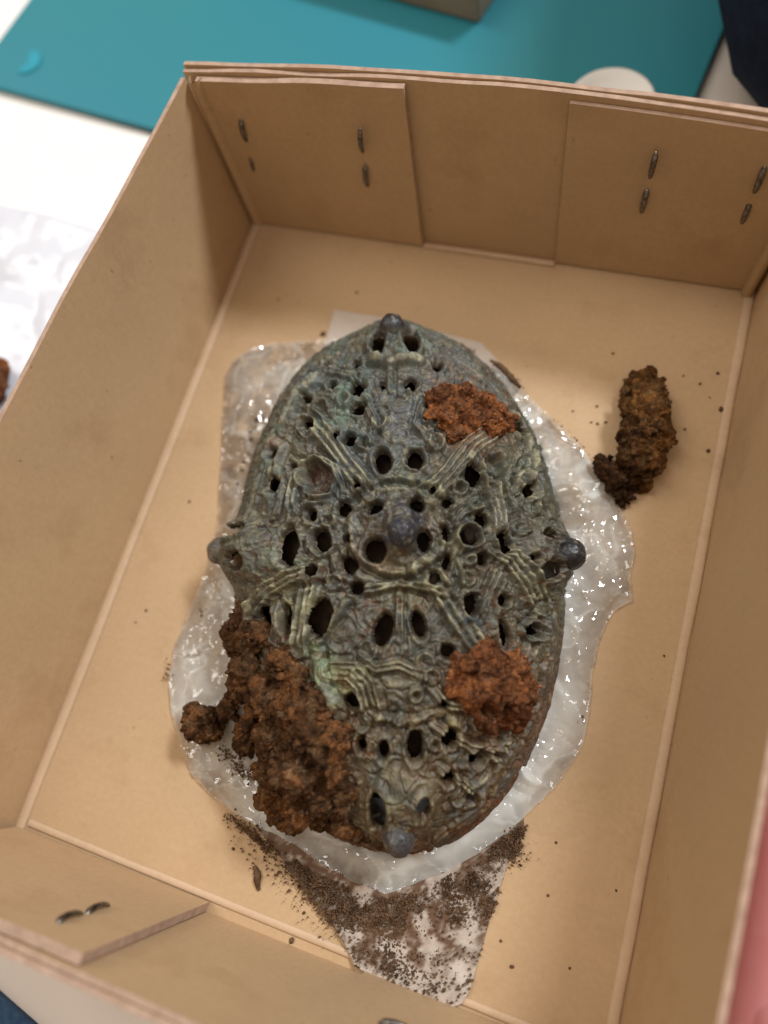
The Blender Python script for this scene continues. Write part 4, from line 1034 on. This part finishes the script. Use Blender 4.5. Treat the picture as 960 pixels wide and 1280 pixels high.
# ------------------------------------------------------------------ people and cloth at the margins
def skin_obj(name, verts, edges, radii, mat, root=0, sub=2):
    me = bpy.data.meshes.new(name); me.from_pydata(verts, edges, [])
    o = bpy.data.objects.new(name, me); col.objects.link(o)
    md = o.modifiers.new('skin', 'SKIN')
    for i, r_ in enumerate(radii):
        sv = me.skin_vertices[0].data[i]; sv.radius = (r_, r_) if not isinstance(r_, tuple) else r_
        sv.use_root = (i == root)
    ss = o.modifiers.new('sub', 'SUBSURF'); ss.levels = sub; ss.render_levels = sub
    dg = bpy.context.evaluated_depsgraph_get()
    m2 = bpy.data.meshes.new_from_object(o.evaluated_get(dg))
    bpy.data.objects.remove(o); bpy.data.meshes.remove(me)
    m2.name = name
    for p in m2.polygons: p.use_smooth = True
    r = bpy.data.objects.new(name, m2); col.objects.link(r); m2.materials.clear(); m2.materials.append(mat)
    return r
m, nt, b = new_mat('skin')
n = noise_node(nt, 60, 3); r = ramp(nt, n.outputs['Fac'], [(0.3, (0.60, 0.21, 0.23)), (0.7, (0.68, 0.32, 0.35))]); nt.links.new(r.outputs[0], b.inputs['Base Color'])
b.inputs['Roughness'].default_value = 0.5; b.inputs['Subsurface Weight'].default_value = 0.15; b.inputs['Subsurface Radius'].default_value = (0.004, 0.0015, 0.001)
n2 = noise_node(nt, 700, 3); bump(nt, b, n2.outputs['Fac'], 0.15, 0.0004)
M_SKIN = m
M_NAVY = speckle_mat('navy_cloth', (0.006, 0.010, 0.028), (0.012, 0.020, 0.045), 300, 0.9, 700, 0.4, 0.0006, 0.15)
M_DENIM = speckle_mat('denim', (0.035, 0.085, 0.19), (0.07, 0.14, 0.27), 500, 0.9, 900, 0.5, 0.0006, 0.15)
# hand lying flat on the table against the right wall, fingers towards the back
hz = TZ + 0.012
hv = [(0.080, -0.110, hz + 0.010), (0.078, -0.075, hz + 0.008), (0.074, -0.040, hz + 0.008), (0.070, -0.008, hz + 0.008)]
hr = [(0.026, 0.019), (0.030, 0.017), (0.037, 0.015), (0.036, 0.0125)]
he = [(0, 1), (1, 2), (2, 3)]
fingers = [(0.046, 0.000, 0.070, 0.0098), (0.064, 0.008, 0.080, 0.0100), (0.082, 0.006, 0.074, 0.0096), (0.098, -0.004, 0.056, 0.0086)]
for (fx, fy, L, r_) in fingers:
    k = len(hv)
    hv += [(fx, fy, hz + 0.006), (fx * 1.0, fy + L * 0.45, hz + 0.008), (fx * 0.99, fy + L * 0.75, hz + 0.003), (fx * 0.985, fy + L, hz - 0.002)]
    hr += [r_ * 1.05, r_, r_ * 0.92, r_ * 0.78]; he += [(3, k), (k, k + 1), (k + 1, k + 2), (k + 2, k + 3)]
k = len(hv)
hv += [(0.052, -0.052, hz + 0.006), (0.0465, -0.026, hz + 0.006), (0.0450, -0.006, hz + 0.012), (0.0455, 0.010, hz + 0.014)]
hr += [0.0145, 0.0115, 0.0105, 0.0085]; he += [(1, k), (k, k + 1), (k + 1, k + 2), (k + 2, k + 3)]
hand = skin_obj('hand', hv, he, hr, M_SKIN, 1)
tag(hand, 'pink hand resting on the table against the wall of the box', 'hand')

# person in navy leaning an elbow on the table behind the box (sleeve only in view)
pv = [(0.30, 0.95, -0.25), (0.29, 0.92, 0.0), (0.28, 0.86, 0.22), (0.27, 0.82, 0.36), (0.27, 0.80, 0.45),
      (0.13, 0.76, 0.34), (0.085, 0.46, 0.17), (0.0275, 0.160, TZ + 0.031), (0.13, 0.170, TZ + 0.033), (0.25, 0.20, TZ + 0.036), (0.45, 0.78, 0.34), (0.50, 0.62, 0.10), (0.40, 0.40, TZ + 0.05), (0.33, 0.30, TZ + 0.045)]
prr = [0.16, 0.15, 0.17, 0.13, 0.06, 0.075, 0.058, 0.047, 0.041, 0.036, 0.075, 0.055, 0.045, 0.034]
pe = [(0, 1), (1, 2), (2, 3), (3, 4), (3, 5), (5, 6), (6, 7), (7, 8), (8, 9), (3, 10), (10, 11), (11, 12), (12, 13)]
person = skin_obj('person', pv, pe, prr, M_NAVY, 0)
tag(person, 'person in dark navy sleeve leaning an elbow on the table', 'person')

# folded denim cloth at the table's near corner
c0 = on_z(-25, 1300, TZ)
nu, nv = 50, 40
uu, vv = np.meshgrid(np.linspace(-1, 1, nu), np.linspace(-1, 1, nv), indexing='ij')
P_ = np.stack([c0[0] - 0.022 + uu * 0.034 + vv * 0.006, c0[1] - 0.021 + vv * 0.034 - uu * 0.008, 0 * uu], -1)
ff = fbm(np.concatenate([P_[..., :2].reshape(-1, 2) * 60, np.zeros((nu * nv, 1))], 1), 3, 600).reshape(nu, nv)
P_[..., 2] = TZ + 0.0016 + 0.010 * (1 - np.maximum(np.abs(uu), np.abs(vv)) ** 4) * (0.4 + ff)
Q_ = P_.copy(); Q_[..., 2] = TZ + 0.0002
o = solid_grid('denim_cloth', P_, Q_, M_DENIM, None, True)
tag(o, 'rumpled blue denim cloth on the table by the box corner', 'cloth')
